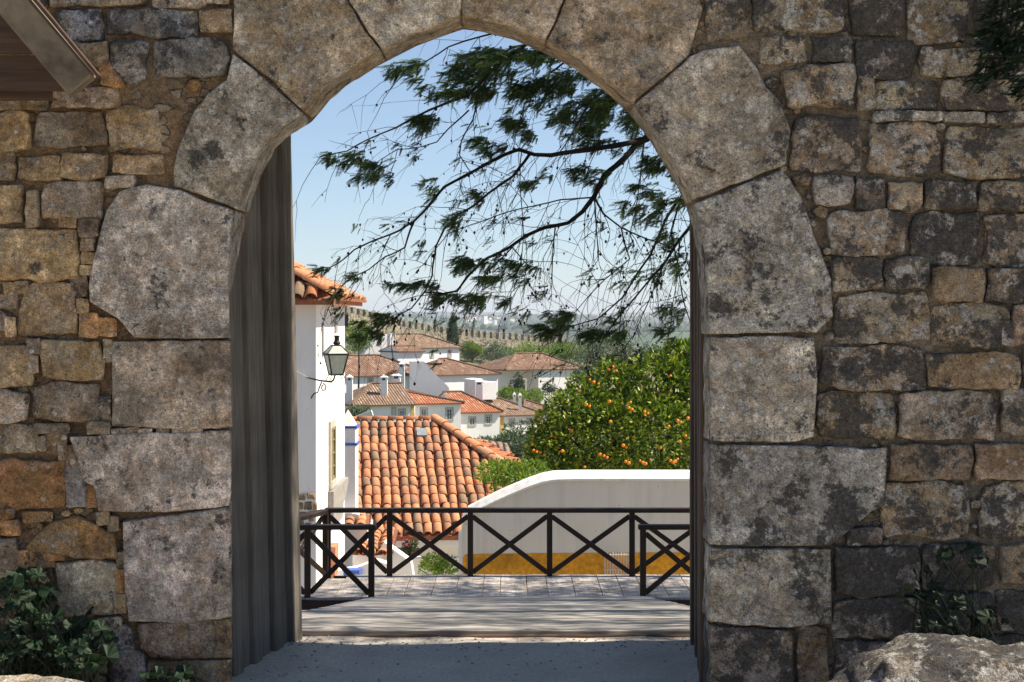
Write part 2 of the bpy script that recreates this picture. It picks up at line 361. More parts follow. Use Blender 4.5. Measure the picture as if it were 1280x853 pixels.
M['cone'] = plain('dry_cone', (0.025, 0.018, 0.014), 0.9, 30, 0.3)
M['fruit'] = plain('orange_fruit', (0.85, 0.24, 0.02), 0.45, 30, 0.12, 0.0008)
M['farleaf'] = leafmat('far_woodland', [(0.012, 0.03, 0.012), (0.03, 0.06, 0.02), (0.065, 0.10, 0.03)], 0.9, 0.0, 0.01)
M['concrete'] = plain('grey_kerb', (0.3, 0.28, 0.25), 0.9, 6, 0.3, 0.004)
M['void'] = plain('underdeck_earth', (0.05, 0.04, 0.03), 0.95)
# ------------------------------------------------------------------ ground
def ramp_z(y): return -0.158 * max(0.0, min(y, 19.7) - 8.75)
def gh(x, y):
    if y < 8.85: base = 0.0
    elif y < 19.5: base = ramp_z(y) - 0.06 - 0.5*sm(8.9, 10.5, y)
    elif y < 24: base = -2.35 - 2.2*sm(19.5, 24, y)
    elif y < 150: base = -4.55 - 6.0*sm(24, 110, y)
    elif y < 300: base = -10.5 + 3.0*sm(150, 240, y)
    else: base = -7.5
    base += 7.5*math.exp(-(((x+26)/17)**2 + ((y-222)/34)**2))
    base += 2.0*math.exp(-(((x-6)/20)**2 + ((y-235)/25)**2))
    if y > 300:
        a = sm(300, 750, y); v = -34*a
        p = Vector((x*0.0011, y*0.0011, 0.3))
        nz = noise.fractal(p, 0.9, 2.1, 5)
        v += (10 + 9*sm(1200, 4500, y))*nz*a
        v += 22*math.exp(-((y-2300)/420)**2)*(0.6+0.4*sin(x*0.006+1.0)) * sm(-420, -60, x)
        v += 58*math.exp(-((y-3600)/600)**2)*(0.38+0.62*sm(100, -480, x)) 
        v += 40*math.exp(-((y-5200)/900)**2)*(0.85+0.25*noise.noise(Vector((x*0.0016, 3.1, 0))))
        v += 62*math.exp(-((y-7600)/900)**2)*(0.9+0.2*noise.noise(Vector((x*0.0012, 7.1, 0))))
        base += v
    # little roughness near the gate, more in the garden
    r = 0.012 if y < 8.8 else min(0.05 + max(0, y-20)*0.01, 1.2)
    base += r*noise.fractal(Vector((x*0.9, y*0.9, 0)) * (3.0 if y < 9 else 0.35), 1.0, 2.0, 4)*(1.0 if y>8.8 else 0.8)
    if y < 8.8: base += 0.05*sm(1.3, 2.2, abs(x)) + 0.03*sm(0.75, 1.2, abs(x))*sm(8.8, 8.3, y)
    return base
def axis(breaks):
    out = []
    for (a, b, s) in breaks:
        n = max(1, int(round((b-a)/s)))
        out += [a+(b-a)*i/n for i in range(n)]
    return out + [breaks[-1][1]]
ys = axis([(-60,-4,8),(-4,5.6,0.8),(5.6,9.2,0.06),(9.2,24,0.5),(24,60,2),(60,300,6),(300,1200,28),(1200,3000,55),(3000,8600,110)])
xs = axis([(-3200,-1400,300),(-1400,-500,90),(-500,-120,38),(-120,-30,10),(-30,-4,2),(-4,-2,0.25),(-2,2,0.08),(2,4,0.25),(4,30,2),(30,120,10),(120,500,38),(500,1400,90),(1400,3200,300)])
g = MB(); g.smooth = True
for y in ys:
    for x in xs: g.v.append((x, y, gh(x, y)))
nx = len(xs)
for j in range(len(ys)-1):
    for i in range(nx-1):
        g.f.append((j*nx+i, j*nx+i+1, (j+1)*nx+i+1, (j+1)*nx+i)); g.uv.append(None); g.mi.append(0)
def ground_mat():
    n = NT('ground_earth_and_fields', 0.95); p = n.pos(); s = n.new('ShaderNodeSeparateXYZ'); n.set(s.inputs[0], p); Y = s.outputs[1]
    a = n.noise(p, 1.7, 7, 0.6); b = n.noise(p, 45, 7, 0.75); c0 = n.noise(p, 220, 3, 0.7)
    dirt = n.mix(n.rng(a, 0.35, 0.65), (0.50, 0.45, 0.39), (0.64, 0.58, 0.50))
    dirt = n.scale(dirt, n.rng(b, 0.3, 0.7, 0.7, 1.25)); dirt = n.scale(dirt, n.rng(c0, 0.3, 0.7, 0.75, 1.25))
    garden = n.mix(n.rng(n.noise(p, 0.35, 6, 0.7), 0.4, 0.6), (0.055, 0.09, 0.03), (0.21, 0.17, 0.10))
    garden = n.scale(garden, n.rng(n.noise(p, 3.0, 6, 0.7), 0.3, 0.7, 0.6, 1.35))
    fld = n.voro(n.vmath('MULTIPLY', p, (0.006, 0.0035, 0.0)), 1.0, out='Color')
    sf = n.new('ShaderNodeSeparateColor'); n.set(sf.inputs[0], fld)
    f = n.mix(sf.outputs[0], (0.045, 0.085, 0.028), (0.13, 0.17, 0.06)); f = n.mix(n.rng(sf.outputs[1], 0.75, 0.8), f, (0.30, 0.25, 0.15))
    woods = n.rng(n.noise(p, 0.0035, 7, 0.65), 0.44, 0.50); f = n.mix(woods, f, (0.03, 0.055, 0.022))
    f = n.scale(f, n.rng(n.noise(p, 0.03, 6, 0.7), 0.3, 0.7, 0.7, 1.3))
    dirt = n.mix(n.rng(Y, 6.9, 7.6), n.scale(n.mix(n.rng(a, 0.35, 0.65), (0.47, 0.41, 0.31), (0.56, 0.50, 0.40)), n.rng(b, 0.3, 0.7, 0.8, 1.15)), dirt)  # unseen court ground, made pale and warm to bounce light onto the wall
    bounce_ground = n.scale(n.mix(n.rng(a, 0.35, 0.65), (0.42, 0.38, 0.32), (0.55, 0.50, 0.43)), n.rng(b, 0.3, 0.7, 0.75, 1.2))  # pale ground added to bounce sunlight onto the shaded white walls
    lf = n.math('MULTIPLY', n.rng(Y, 14, 17), n.rng(Y, 36, 48, 1.0, 0.0)); garden = n.mix(lf, garden, bounce_ground)
    c = n.mix(n.rng(Y, 8.85, 9.3), dirt, garden); c = n.mix(n.rng(Y, 280, 380), c, f)
    return n.out(c, n.bump(n.math('ADD', b, n.math('MULTIPLY', c0, 0.4)), 0.012, 0.8))
g.build('ground', ground_mat(), kind='structure')
# pebbles and grit on the gate floor
pb = MB()
for _ in range(420):
    x = random.uniform(-1.25, 1.2); y = random.choice([random.uniform(7.3, 8.7), random.uniform(8.35, 8.72)]); r = random.uniform(0.003, 0.011)
    if random.random() < .35: x = random.choice([-1, 1])*random.uniform(0.9, 1.2)
    z = gh(x, y); T = Matrix.Translation((x, y, z)) @ Matrix.Rotation(random.uniform(0, 6), 4, 'Z') @ Matrix.Diagonal((1, random.uniform(.6, 1), .6, 1))
    ring = [T @ Vector((r*cos(k*pi/3), r*sin(k*pi/3), 0.0)) for k in range(6)]; top = [T @ Vector((r*.6*cos(k*pi/3+.2), r*.6*sin(k*pi/3+.2), r)) for k in range(6)]
    for k in range(6): pb.face([ring[k], ring[(k+1)%6], top[(k+1)%6], top[k]])
    pb.face(top)
pb.build('pebbles', M['concrete'], label='loose pebbles and grit on the dirt floor under the arch', cat='pebbles', kind='stuff')
# ------------------------------------------------------------------ the gate wall and its stones
D0 = 7.2; K = D0 / F
def w2(px, py): return ((px - CX)*K, EYE - (py - HY)*K)
OPEN_PX = [(290,960),(290,700),(289,420),(291,345),(297,300),(307,264),(320,225),(341,183),(362,165),(388,149),(400,135),(412,120),(430,105),(455,88),(481,74),(520,54),(555,41),(578,33),(600,36),(640,46),(680,63),(720,84),(757,112),(787,139),(812,172),(832,205),(848,232),(859,257),(868,285),(877,325),(883,370),(886,420),(887,560),(887,780),(887,960)]
def _dpx(x, y):
    m = 1e9
    for (x1, y1), (x2, y2) in zip(OPEN_PX, OPEN_PX[1:]):
        L = (x2-x1)**2+(y2-y1)**2; t = max(0, min(1, ((x-x1)*(x2-x1)+(y-y1)*(y2-y1))/L)); m = min(m, math.hypot(x-x1-t*(x2-x1), y-y1-t*(y2-y1)))
    return m
def arcfix(p, force=False):
    # the traced outline is the far edge of the soffit: the front edge stands a little wider
    if p[1] < 415 and (force or _dpx(*p) < 7):
        s = 1+.034*sm(415, 250, p[1]); return (CX+(p[0]-CX)*s, HY+(p[1]-HY)*s)
    return p
gw = thing('gate_wall', 'rough stone town wall with a pointed arch gateway framing the view', 'wall', (0, 7.5, 0))
TINT = {'g': ((0.43,0.365,0.265),0.35,0.45,0.4), 'G': ((0.45,0.40,0.32),0.35,0.6,0.2), 'o': ((0.40,0.30,0.17),0.2,0.15,0.8), 'r': ((0.40,0.215,0.09),0.1,0.05,0.9),
        'b': ((0.25,0.195,0.13),0.45,0.25,0.5), 'l': ((0.34,0.28,0.19),0.85,0.95,0.4), 'd': ((0.20,0.17,0.13),1.08,1.0,0.25), 'u': ((0.24,0.235,0.23),0.75,0.35,0.35), 'p':((0.40,0.37,0.31),0.6,1.1,0.15)}
def chaikin(p, k=1):
    for _ in range(k):
        q = []
        for i in range(len(p)):
            a, b = p[i], p[(i+1) % len(p)]
            q += [(a[0]*.92+b[0]*.08, a[1]*.92+b[1]*.08), (a[0]*.08+b[0]*.92, a[1]*.08+b[1]*.92)]
        p = q
    return p
def resample(p, step):
    out = []
    for i in range(len(p)):
        a, b = p[i], p[(i+1) % len(p)]; L = math.hypot(b[0]-a[0], b[1]-a[1]); n = max(1, int(round(L/step)))
        out += [(a[0]+(b[0]-a[0])*k/n, a[1]+(b[1]-a[1])*k/n) for k in range(n)]
    return out
def splay(x, z, t):
    s = 0.0
    if x < -1.0: s = -0.175*t*sm(2.15, 1.75, z)
    return s
def stone(poly, kind, prot=0.015, depth=0.12, rough=1.0, r=0.016, step=0.022, arch=False, name='stone', label=None, jag=1.0, mat=None, par=None):
    sd = random.uniform(0, 100)
    if len(poly) > 3 and r > 0: poly = chaikin(poly, 1) if not arch else poly
    pts = resample(poly, step); n = len(pts)
    cx = sum(p[0] for p in pts)/n; cz = sum(p[1] for p in pts)/n
    P2 = []
    for i, (x, z) in enumerate(pts):
        a = Vector((x*9, z*9, sd)); amp = (0.013 if not arch else 0.005)*jag
        dx = amp*noise.fractal(a, .7, 2.2, 4); dz = amp*noise.fractal(a + Vector((7.7, 0, 3)), .7, 2.2, 4)
        if arch:
            q = noise.noise(Vector((x*5, z*5, 4.4+sd)))
            if q > 0.42: dx += (cx-x)*0.05*(q-0.42)*2; dz += (cz-z)*0.05*(q-0.42)*2
        P2.append((x+dx, z+dz))
    R = sum(math.hypot(p[0]-cx, p[1]-cz) for p in P2)/n
    tiltx, tiltz = random.uniform(-.03, .03), random.uniform(-.03, .03)
    fac = [(random.uniform(-.16, .16), random.uniform(-.2, .2), random.uniform(-.010, .001)) for _ in range(5)] if not arch else []
    rings = []
    # back rings (sides)
    backs = [depth, depth*.6, depth*.3, depth*.12] if arch else [depth, depth*0.3]
    for t in backs: rings.append(('s', t))
    nin = max(4, int(R/step)); ds = [0.0, 0.35, 0.75]
    for e in ds: rings.append(('f', e*r))
    for k in range(1, nin): rings.append(('i', r*0.75 + (R - r)*k/nin))
    mb = MB(); mb.smooth = True
    for kd, e in rings:
        for (x, z) in P2:
            dd = max(math.hypot(x-cx, z-cz), 1e-4)
            if kd == 's':
                q = 0.006*noise.fractal(Vector((x*7, e*9, z*7+sd)), 1, 2.1, 3) if arch else 0.0
                ux, uz = (x-cx)/dd, (z-cz)/dd
                mb.v.append((x-cx+ux*q+splay(x, z, e), D0-prot+r*.9+e, z-cz+uz*q)); continue
            s = max(0.0, 1 - e/R)
            X = cx+(x-cx)*s; Z = cz+(z-cz)*s
            edge = min(1.0, e/r) if r > 0 else 1
            y = r*(1-sqrt(max(0, 1-(1-edge)**2)))
            q = Vector((X*2.6, Z*2.6, sd)); h = 0.016*noise.fractal(q, 1.0, 2.1, 3) + 0.0075*noise.fractal(q*4.3, 1.0, 2.1, 4)
            h2 = noise.noise(q*2.2 + Vector((5, 1, 2))); h -= 0.02*max(0, h2-0.35)
            if arch: h = .5*h - .010*max(0, noise.noise(q*5.0)-.25)*(2 if e > r else .5)
            if fac: y += min(.017, max(0.0, max(a*(X-cx)+b*(Z-cz)+c_ for a, b, c_ in fac))*.7*rough)
            y += -h*rough*(0.35+0.65*edge) + (tiltx*(X-cx)+tiltz*(Z-cz))*(0.3 if arch else 1)
            mb.v.append((X-cx, D0-prot+y, Z-cz))
    m = len(rings)
    for k in range(m-1):
        for i in range(n):
            j = (i+1) % n
            mb.f.append((k*n+i, k*n+j, (k+1)*n+j, (k+1)*n+i))
    mb.v.append((0, sum(mb.v[(m-1)*n+i][1] for i in range(n))/n, 0)); c = len(mb.v)-1
    for i in range(n): mb.f.append(((m-1)*n+i, (m-1)*n+(i+1) % n, c))
    A = sum(P2[i][0]*P2[(i+1)%n][1]-P2[(i+1)%n][0]*P2[i][1] for i in range(n))
    if A < 0: mb.f = [tuple(reversed(f)) for f in mb.f]
    mb.uv = [None]*len(mb.f); mb.mi = [0]*len(mb.f)
    o = mb.build(name, mat or M['stone'], par or gw, Matrix.Translation((cx, 0, cz)))
    t, dk, wh, oc = TINT[kind]; v = random.uniform(1.06, 1.5)
    o['tint'] = [t[0]*v*random.uniform(.95,1.05), t[1]*v*.975, t[2]*v*random.uniform(.95,1.12)]; o['dark'] = float(dk*random.uniform(.8,1.2)); o['white'] = float(wh*random.uniform(.7,1.2)); o['ochre'] = float(oc*random.uniform(.6,1.1))
    if label: o['label'] = label
    return o
STONES = []      # polygons in wall metres, to keep the small fillers out
def S(px, kind, **kw):
    if kw.get('arch'): px = [arcfix(p) for p in px]; kw['prot'] = .006+kw.get('prot', .015)*.6; kw['depth'] = (.40 if px[0][0] < 700 else .24) if min(p[1] for p in px) > 410 else .31
    poly = [w2(*p) for p in px]; STONES.append(poly); return stone(poly, kind, **kw)
def Rr(x0, y0, x1, y1, kind, **kw):
    w_, h_ = x1-x0, y1-y0; j = min(w_, h_)*0.12; g_ = -1.5
    x0 += g_; y0 += g_; x1 -= g_; y1 -= g_
    u = lambda a: random.uniform(-a, a)
    pts = [(x0+abs(u(j)), y0+abs(u(j)))]
    for t in (.33, .7): pts.append((x0+w_*t+u(j), y0+u(j*.45)+j*.2))
    pts.append((x1-abs(u(j)), y0+abs(u(j)))); pts.append((x1+u(j*.4)-j*.2, y0+h_*.5+u(j)))
    pts.append((x1-abs(u(j)), y1-abs(u(j))))
    for t in (.66, .3): pts.append((x0+w_*t+u(j), y1+u(j*.45)-j*.2))
    pts.append((x0+abs(u(j)), y1-abs(u(j)))); pts.append((x0+u(j*.4)+j*.2, y0+h_*.5+u(j)))
    kw.setdefault('prot', random.uniform(0.004, 0.024)); kw.setdefault('r', min(0.012, min(w_, h_)*K*.09))
    kw.setdefault('step', 0.02 if min(w_, h_) > 25 else 0.012)
    if min(w_, h_) < 25: kw.setdefault('rough', 0.6); kw.setdefault('jag', .6)
    return S(pts, kind, **kw)
A_ = dict(arch=True, depth=0.40, r=0.009, step=0.018, rough=1.1)
# arch and jamb stones, left foot -> apex -> right foot
S([(172,779),(283,772),(290,776),(290,822),(225,824),(178,812)], 'b', **A_)
S([(185,827),(290,824),(290,960),(180,960)], 'b', **A_)
S([(154,652),(283,634),(290,640),(290,700),(290,771),(245,778),(162,776),(156,720)], 'G', prot=0.03, **A_)
S([(88,546),(150,542),(290,538),(290,600),(287,632),(212,640),(124,639),(119,607),(106,600),(100,577)], 'G', prot=0.035, **A_)
S([(140,426),(289,426),(290,480),(290,534),(230,537),(140,532),(141,480)], 'g', prot=0.02, **A_)
S([(135,262),(150,239),(185,230),(225,238),(305,268),(297,300),(291,345),(289,423),(170,423),(148,398),(113,377),(112,360),(119,320)], 'G', prot=0.03, label='largest stone at the left springing of the arch', **A_)
S([(219,232),(218,204),(226,180),(243,138),(262,117),(284,100),(292,68),(330,98),(388,151),(362,167),(341,185),(320,227),(308,266)], 'G', prot=0.02, **A_)
S([(291,62),(292,20),(295,-60),(415,-60),(434,0),(457,40),(480,73),(455,89),(430,106),(412,121),(400,136),(388,147),(332,95)], 'g', prot=0.015, **A_)
S([(418,-60),(576,-60),(577,0),(577,32),(555,41),(520,54),(483,73),(459,39),(436,-1)], 'g', prot=0.012, **A_)
S([(579,-60),(712,-60),(704,0),(692,30),(680,61),(640,46),(600,36),(580,33)], 'g', prot=0.012, **A_)
S([(715,-60),(850,-60),(878,10),(861,69),(826,100),(788,136),(757,112),(720,84),(683,63),(695,31),(707,0)], 'g', prot=0.01, **A_)
S([(862,72),(880,64),(924,57),(946,88),(957,109),(978,130),(988,165),(981,205),(936,224),(859,256),(848,232),(832,205),(812,172),(789,139),(828,102)], 'G', prot=0.03, **A_)
S([(860,260),(936,228),(976,213),(1000,240),(1015,290),(1038,350),(1041,395),(1020,416),(886,418),(883,370),(877,325),(868,285)], 'p', prot=0.028, **A_)
S([(887,421),(960,420),(1018,422),(1021,470),(1017,546),(985,553),(887,551),(887,480)], 'p', prot=0.022, **A_)
S([(887,555),(1000,557),(1108,561),(1105,630),(1088,640),(1062,662),(1036,681),(950,683),(887,680),(887,620)], 'p', prot=0.03, **A_)
S([(887,685),(1037,686),(1039,778),(1010,782),(965,784),(887,776)], 'p', prot=0.03, **A_)
S([(887,781),(990,789),(994,880),(992,960),(887,960)], 'd', prot=0.02, **A_)
# left field
for a in [(62,-45,182,8,'g'),(186,-45,289,8,'g'),(70,10,128,52,'u'),(131,12,246,46,'u'),(250,12,289,42,'o'),(138,52,186,106,'u'),(190,50,284,96,'u'),(88,54,134,84,'b'),
    (-30,116,60,137,'b'),(63,108,150,136,'b'),(-30,140,38,190,'o'),(42,138,133,185,'b'),(132,133,202,190,'o'),(-20,192,20,226,'b'),(22,195,76,226,'o'),(77,192,136,223,'o'),(142,195,205,218,'o'),
    (-30,230,29,281,'o'),(34,240,47,283,'o'),(49,226,128,274,'g'),(134,222,168,235,'g'),(-30,284,99,350,'o'),(75,274,96,283,'o'),(100,274,125,296,'b'),(102,299,118,314,'b'),(103,316,119,330,'o'),(102,333,116,344,'o'),
    (5,353,34,366,'o'),(88,345,108,371,'b'),(20,353,98,418,'o'),(-25,368,22,386,'b'),(-25,389,15,416,'b'),(9,398,20,421,'o'),(97,374,111,391,'o'),(101,391,123,421,'r'),(122,396,146,421,'r'),
    (-30,431,42,486,'o'),(35,423,50,443,'b'),(36,445,48,464,'g'),(51,424,129,475,'o'),(130,425,140,451,'g'),(-30,489,34,528,'g'),(38,480,126,529,'b'),(125,496,139,528,'b'),
    (40,530,86,541,'b'),(112,528,138,542,'g'),(-30,532,48,567,'g'),(57,539,83,568,'b'),(49,545,58,562,'o'),(74,553,84,573,'g'),(81,556,104,582,'b'),(-30,574,84,637,'r'),(84,580,108,633,'u'),(107,600,121,633,'r'),
    (-20,638,16,648,'r'),(30,640,66,651,'r'),(-25,650,25,669,'r'),(121,640,137,656,'o'),(137,647,150,662,'b'),(-25,672,22,717,'b'),(22,689,68,708,'r'),(56,692,80,700,'r'),(-20,717,18,730,'o'),(20,709,46,722,'r'),
    (67,702,149,771,'g'),(147,690,154,711,'b'),(147,712,157,741,'r'),(143,744,157,766,'o'),(-30,732,66,790,'b'),(123,772,152,785,'g'),(100,782,165,812,'u'),(138,812,182,860,'u'),(-30,795,98,850,'b'),(60,655,62,657,'b')]:
    if a[2]-a[0] > 4: Rr(*a)
S([(33,687),(47,667),(60,655),(95,645),(145,668),(147,697),(120,699),(90,695),(45,691)], 'r', prot=0.03)
S([(122,82),(135,72),(160,110),(128,108)], 'r', prot=0.02); S([(106,70),(118,66),(119,92),(108,104)], 'g', prot=0.02)
for (x, y) in [(140,541),(158,540),(175,541),(196,541),(216,540),(236,541)]: Rr(x, y-4, x+16, y+4, 'g', prot=0.012)
# right field
S([(974,89),(1010,82),(1040,80),(1070,82),(1066,135),(985,134),(980,110)], 'l', prot=0.03)
for a in [(882,-45,938,52,'l'),(942,-45,1056,42,'l'),(1060,-45,1131,46,'d'),(1134,-40,1212,55,'l'),(1215,-45,1310,42,'l'),(950,46,1010,78,'l'),(1014,46,1066,78,'d'),(1070,50,1146,98,'d'),(1150,60,1236,96,'l'),(1239,46,1310,92,'d'),
    (1073,98,1092,138,'l'),(1094,102,1175,138,'l'),(1178,98,1276,138,'l'),(1279,96,1315,138,'l'),(1094,140,1176,151,'p'),(1180,141,1231,152,'p'),(1235,141,1300,153,'p'),(990,143,1080,214,'l'),(1086,154,1176,223,'l'),(1179,157,1310,221,'l'),
    (1017,221,1066,256,'p'),(1068,222,1107,262,'d'),(1110,228,1154,263,'l'),(1156,225,1222,262,'d'),(1224,228,1300,263,'l'),(1036,264,1134,320,'l'),(1138,266,1228,330,'d'),(1231,266,1310,332,'l'),
    (1042,322,1104,362,'l'),(1106,322,1162,362,'d'),(1166,334,1231,377,'b'),(1234,335,1310,378,'d'),(1044,365,1164,428,'l'),(1167,379,1262,434,'l'),(1266,380,1310,432,'b'),(1252,402,1268,432,'p'),
    (1024,432,1156,487,'l'),(1158,442,1276,486,'b'),(1279,436,1310,482,'l'),(1024,490,1121,550,'l'),(1123,490,1249,551,'l'),(1252,486,1312,546,'l'),(1112,556,1216,600,'b'),(1218,553,1310,600,'b'),
    (1103,602,1214,673,'l'),(1223,602,1310,674,'l'),(1041,682,1151,745,'d'),(1153,682,1246,738,'d'),(1249,680,1310,732,'b'),(1041,748,1152,797,'d'),(1154,742,1243,792,'d'),(1246,736,1310,790,'d'),
    (998,786,1036,870,'b'),(1040,800,1130,860,'d'),(1134,796,1230,850,'d'),(1233,795,1310,850,'d'),(1062,660,1102,680,'d')]:  # low rows mostly dark kind: black lichen plus shading put into the colour
    Rr(*a)
def inside(poly, x, z):
    c = False; n = len(poly)
    for i in range(n):
        x1, z1 = poly[i]; x2, z2 = poly[(i+1) % n]
        if (z1 > z) != (z2 > z) and x < (x2-x1)*(z-z1)/(z2-z1)+x1: c = not c
    return c
def dist(poly, x, z):
    m = 9
    for i in range(len(poly)):
        x1, z1 = poly[i]; x2, z2 = poly[(i+1) % len(poly)]; L = (x2-x1)**2+(z2-z1)**2
        t = 0 if L == 0 else max(0, min(1, ((x-x1)*(x2-x1)+(z-z1)*(z2-z1))/L)); m = min(m, math.hypot(x-x1-t*(x2-x1), z-z1-t*(z2-z1)))
    return m
OPEN = [w2(*arcfix(p, True)) for p in OPEN_PX]
BB = [(min(p[0] for p in q), max(p[0] for p in q), min(p[1] for p in q), max(p[1] for p in q)) for q in STONES]
def clearance(x, z, lim=0.12):
    m = 9
    for q, b in zip(STONES, BB):
        if x < b[0]-lim or x > b[1]+lim or z < b[2]-lim or z > b[3]+lim: continue
        if inside(q, x, z): return -1
        m = min(m, dist(q, x, z))
    if inside(OPEN, x, z): return -1
    return min(m, dist(OPEN, x, z))
nf = 0; sandy = w2(190, 150)
for _ in range(6000):
    if nf >= 112: break
    x = random.uniform(-2.36, 2.36); z = random.uniform(-0.1, 3.2)
    if math.hypot(x-sandy[0], (z-sandy[1])*.7) < 0.2: continue
    c = clearance(x, z)
    if c < 0.014: continue
    r = min(c*0.92, 0.055); k = random.randint(5, 7); a0 = random.uniform(0, 6); el = random.uniform(1.0, 1.5)
    poly = [(x+r*el*random.uniform(.8,1.05)*cos(a0+2*pi*i/k), z+r*random.uniform(.75,1.05)*sin(a0+2*pi*i/k)) for i in range(k)]
    STONES.append(poly); BB.append((x-r*1.6, x+r*1.6, z-r*1.6, z+r*1.6)); nf += 1
    stone(poly, random.choice('orob' if x < 0 else 'blbd'), prot=random.uniform(-.02, .008), depth=.06, rough=.4, r=r*.3, step=max(.009, r*.35), jag=.4)
# bedding mortar: one rough sheet behind the stones, with the gateway left out
mo = MB(); mo.smooth = True; s_ = 0.03; nxm = int(8.4/s_); nzm = int(5.0/s_); idx = {}
OX = [(p[0]*1.0, p[1]) for p in OPEN]
def off_open(x, z): return inside(OPEN, x, z) or (abs(x) < 1.7 and z < 3.3 and dist(OPEN, x, z) < 0.09)
for j in range(nzm+1):
    for i in range(nxm+1):
        x = -4.2+i*s_; z = -0.2+j*s_
        if off_open(x, z): continue
        q = Vector((x*3, z*3, 2)); y = D0+0.038-0.012*noise.fractal(q, 1, 2.1, 3)-0.006*noise.fractal(q*6, 1, 2.1, 3)
        y -= 0.052*math.exp(-(((x-sandy[0])/.14)**2+((z-sandy[1])/.24)**2)) + 0.015*sm(0.15, 0.45, noise.noise(Vector((x*1.5, z*1.5, 9))))
        if z > 2.75: y -= 0.004
        idx[i, j] = len(mo.v); mo.v.append((x, y, z))
for j in range(nzm):
    for i in range(nxm):
        k = [(i, j), (i+1, j), (i+1, j+1), (i, j+1)]
        if all(a in idx for a in k): mo.f.append(tuple(idx[a] for a in k)); mo.uv.append(None); mo.mi.append(0)
mo.build('mortar', M['mortar'], gw)
# coursed stones that carry the wall on past the edges of the picture
rest = MB()
def block(x0, x1, z0, z1):
    e = .012; y = D0-random.uniform(0, .025)
    a = [(x0,z0),(x1,z0),(x1,z1),(x0,z1)]; j = lambda: random.uniform(-.008, .008)
    a = [(p[0]+j(), p[1]+j()) for p in a]; c = ((x0+x1)/2, (z0+z1)/2)
    f = [Vector((c[0]+(p[0]-c[0])*.9, y, c[1]+(p[1]-c[1])*.88)) for p in a]; b = [Vector((p[0], D0+.04, p[1])) for p in a]
    rest.face(f)
    for i in range(4): rest.face([b[i], b[(i+1)%4], f[(i+1)%4], f[i]])
for (X0, X1, Z0, Z1) in ((-4.2, -2.47, -.1, 4.7), (2.44, 4.2, -.1, 4.7), (-2.47, 2.44, 3.42, 4.7)):
    z = Z0
    while z < Z1:
        h = random.uniform(.14, .24); x = X0
        while x < X1-.05:
            L = random.uniform(.2, .48); L = min(L, X1-x); block(x+.008, x+L-.008, z+.008, z+h-.008); x += L
        z += h
o = rest.build('stone_coursing', M['stone'], gw, kind='stuff'); o['tint'] = [.3, .25, .18]; o['dark'] = .5; o['white'] = .4; o['ochre'] = .4
# wall body behind the facing
core = MB()
NO = len(OPEN)
def expand(p, e):
    return (p[0]*(1+e*.55) - (0.02 if p[0] < 0 else -.02), p[1]+e*.7 if p[1] > 2 else p[1])
ox = [expand(p, 0.10) for p in OPEN]
ya, yb = D0+0.07, 7.61
for i in range(NO-1):
    a, b = ox[i], ox[i+1]
    def outp(p):
        if p[1] < 1.6: return (-4.3 if p[0] < 0 else 4.3, p[1])
        t = sm(1.6, 2.6, p[1]); ang = p[0]/1.3
        return ((-4.3 if p[0] < 0 else 4.3)*(1 if abs(ang) > .75 else abs(ang)/.75), 1.6+(4.9-1.6)*t)
    A, B = outp(a), outp(b)
    core.face([(a[0],ya,a[1]),(b[0],ya,b[1]),(B[0],ya,B[1]),(A[0],ya,A[1])])
for (x0, x1, z0, z1) in ((-4.3, -1.5, -1.5, 4.9), (1.26, 4.3, -1.5, 4.9), (-1.5, 1.26, 3.75, 4.9)): core.box(x0, x1, yb, 8.66, z0, z1)
core.box(-4.3, 4.3, ya, yb, 3.35, 4.9); core.box(-4.3, -1.62, ya, yb, -1.5, 3.35); core.box(1.22, 4.3, ya, yb, -1.5, 3.35)
# spandrels between the voussoirs and the square rebate
core.prism([(-1.62,2.35),(-1.30,2.42),(-1.08,2.72),(-.78,2.95),(-.5,3.1),(-.24,3.2),(0,3.18),(.3,3.1),(.55,2.95),(.75,2.75),(.95,2.45),(1.04,2.2),(1.22,2.2),(1.22,3.36),(-1.62,3.36)], ya, yb-.004)
core.build('wall_core', M['mortar'], gw)
jm = MB()     # mortar packed into the joints between the arch stones, just behind their edges
def outw(i, e):
    a, b = OPEN[max(0, i-1)], OPEN[min(NO-1, i+1)]; dx, dz = b[0]-a[0], b[1]-a[1]; L = math.hypot(dx, dz) or 1
    return (OPEN[i][0]-dz/L*e, OPEN[i][1]+dx/L*e)
for i in range(NO-1):
    a, b = outw(i, .012), outw(i+1, .012); A, B = outw(i, .15), outw(i+1, .15); q = lambda p, y: (p[0]+splay(p[0], p[1], max(0, y-D0)), y, p[1])
    jm.face([q(a, D0+.03), q(b, D0+.03), q(B, D0+.03), q(A, D0+.03)]); jm.face([q(a, D0+.03), q(a, yb-.02), q(b, yb-.02), q(b, D0+.03)]); jm.face([q(a, yb-.02), q(A, yb-.02), q(B, yb-.02), q(b, yb-.02)])
jm.build('joint_mortar', M['mortar'], gw)
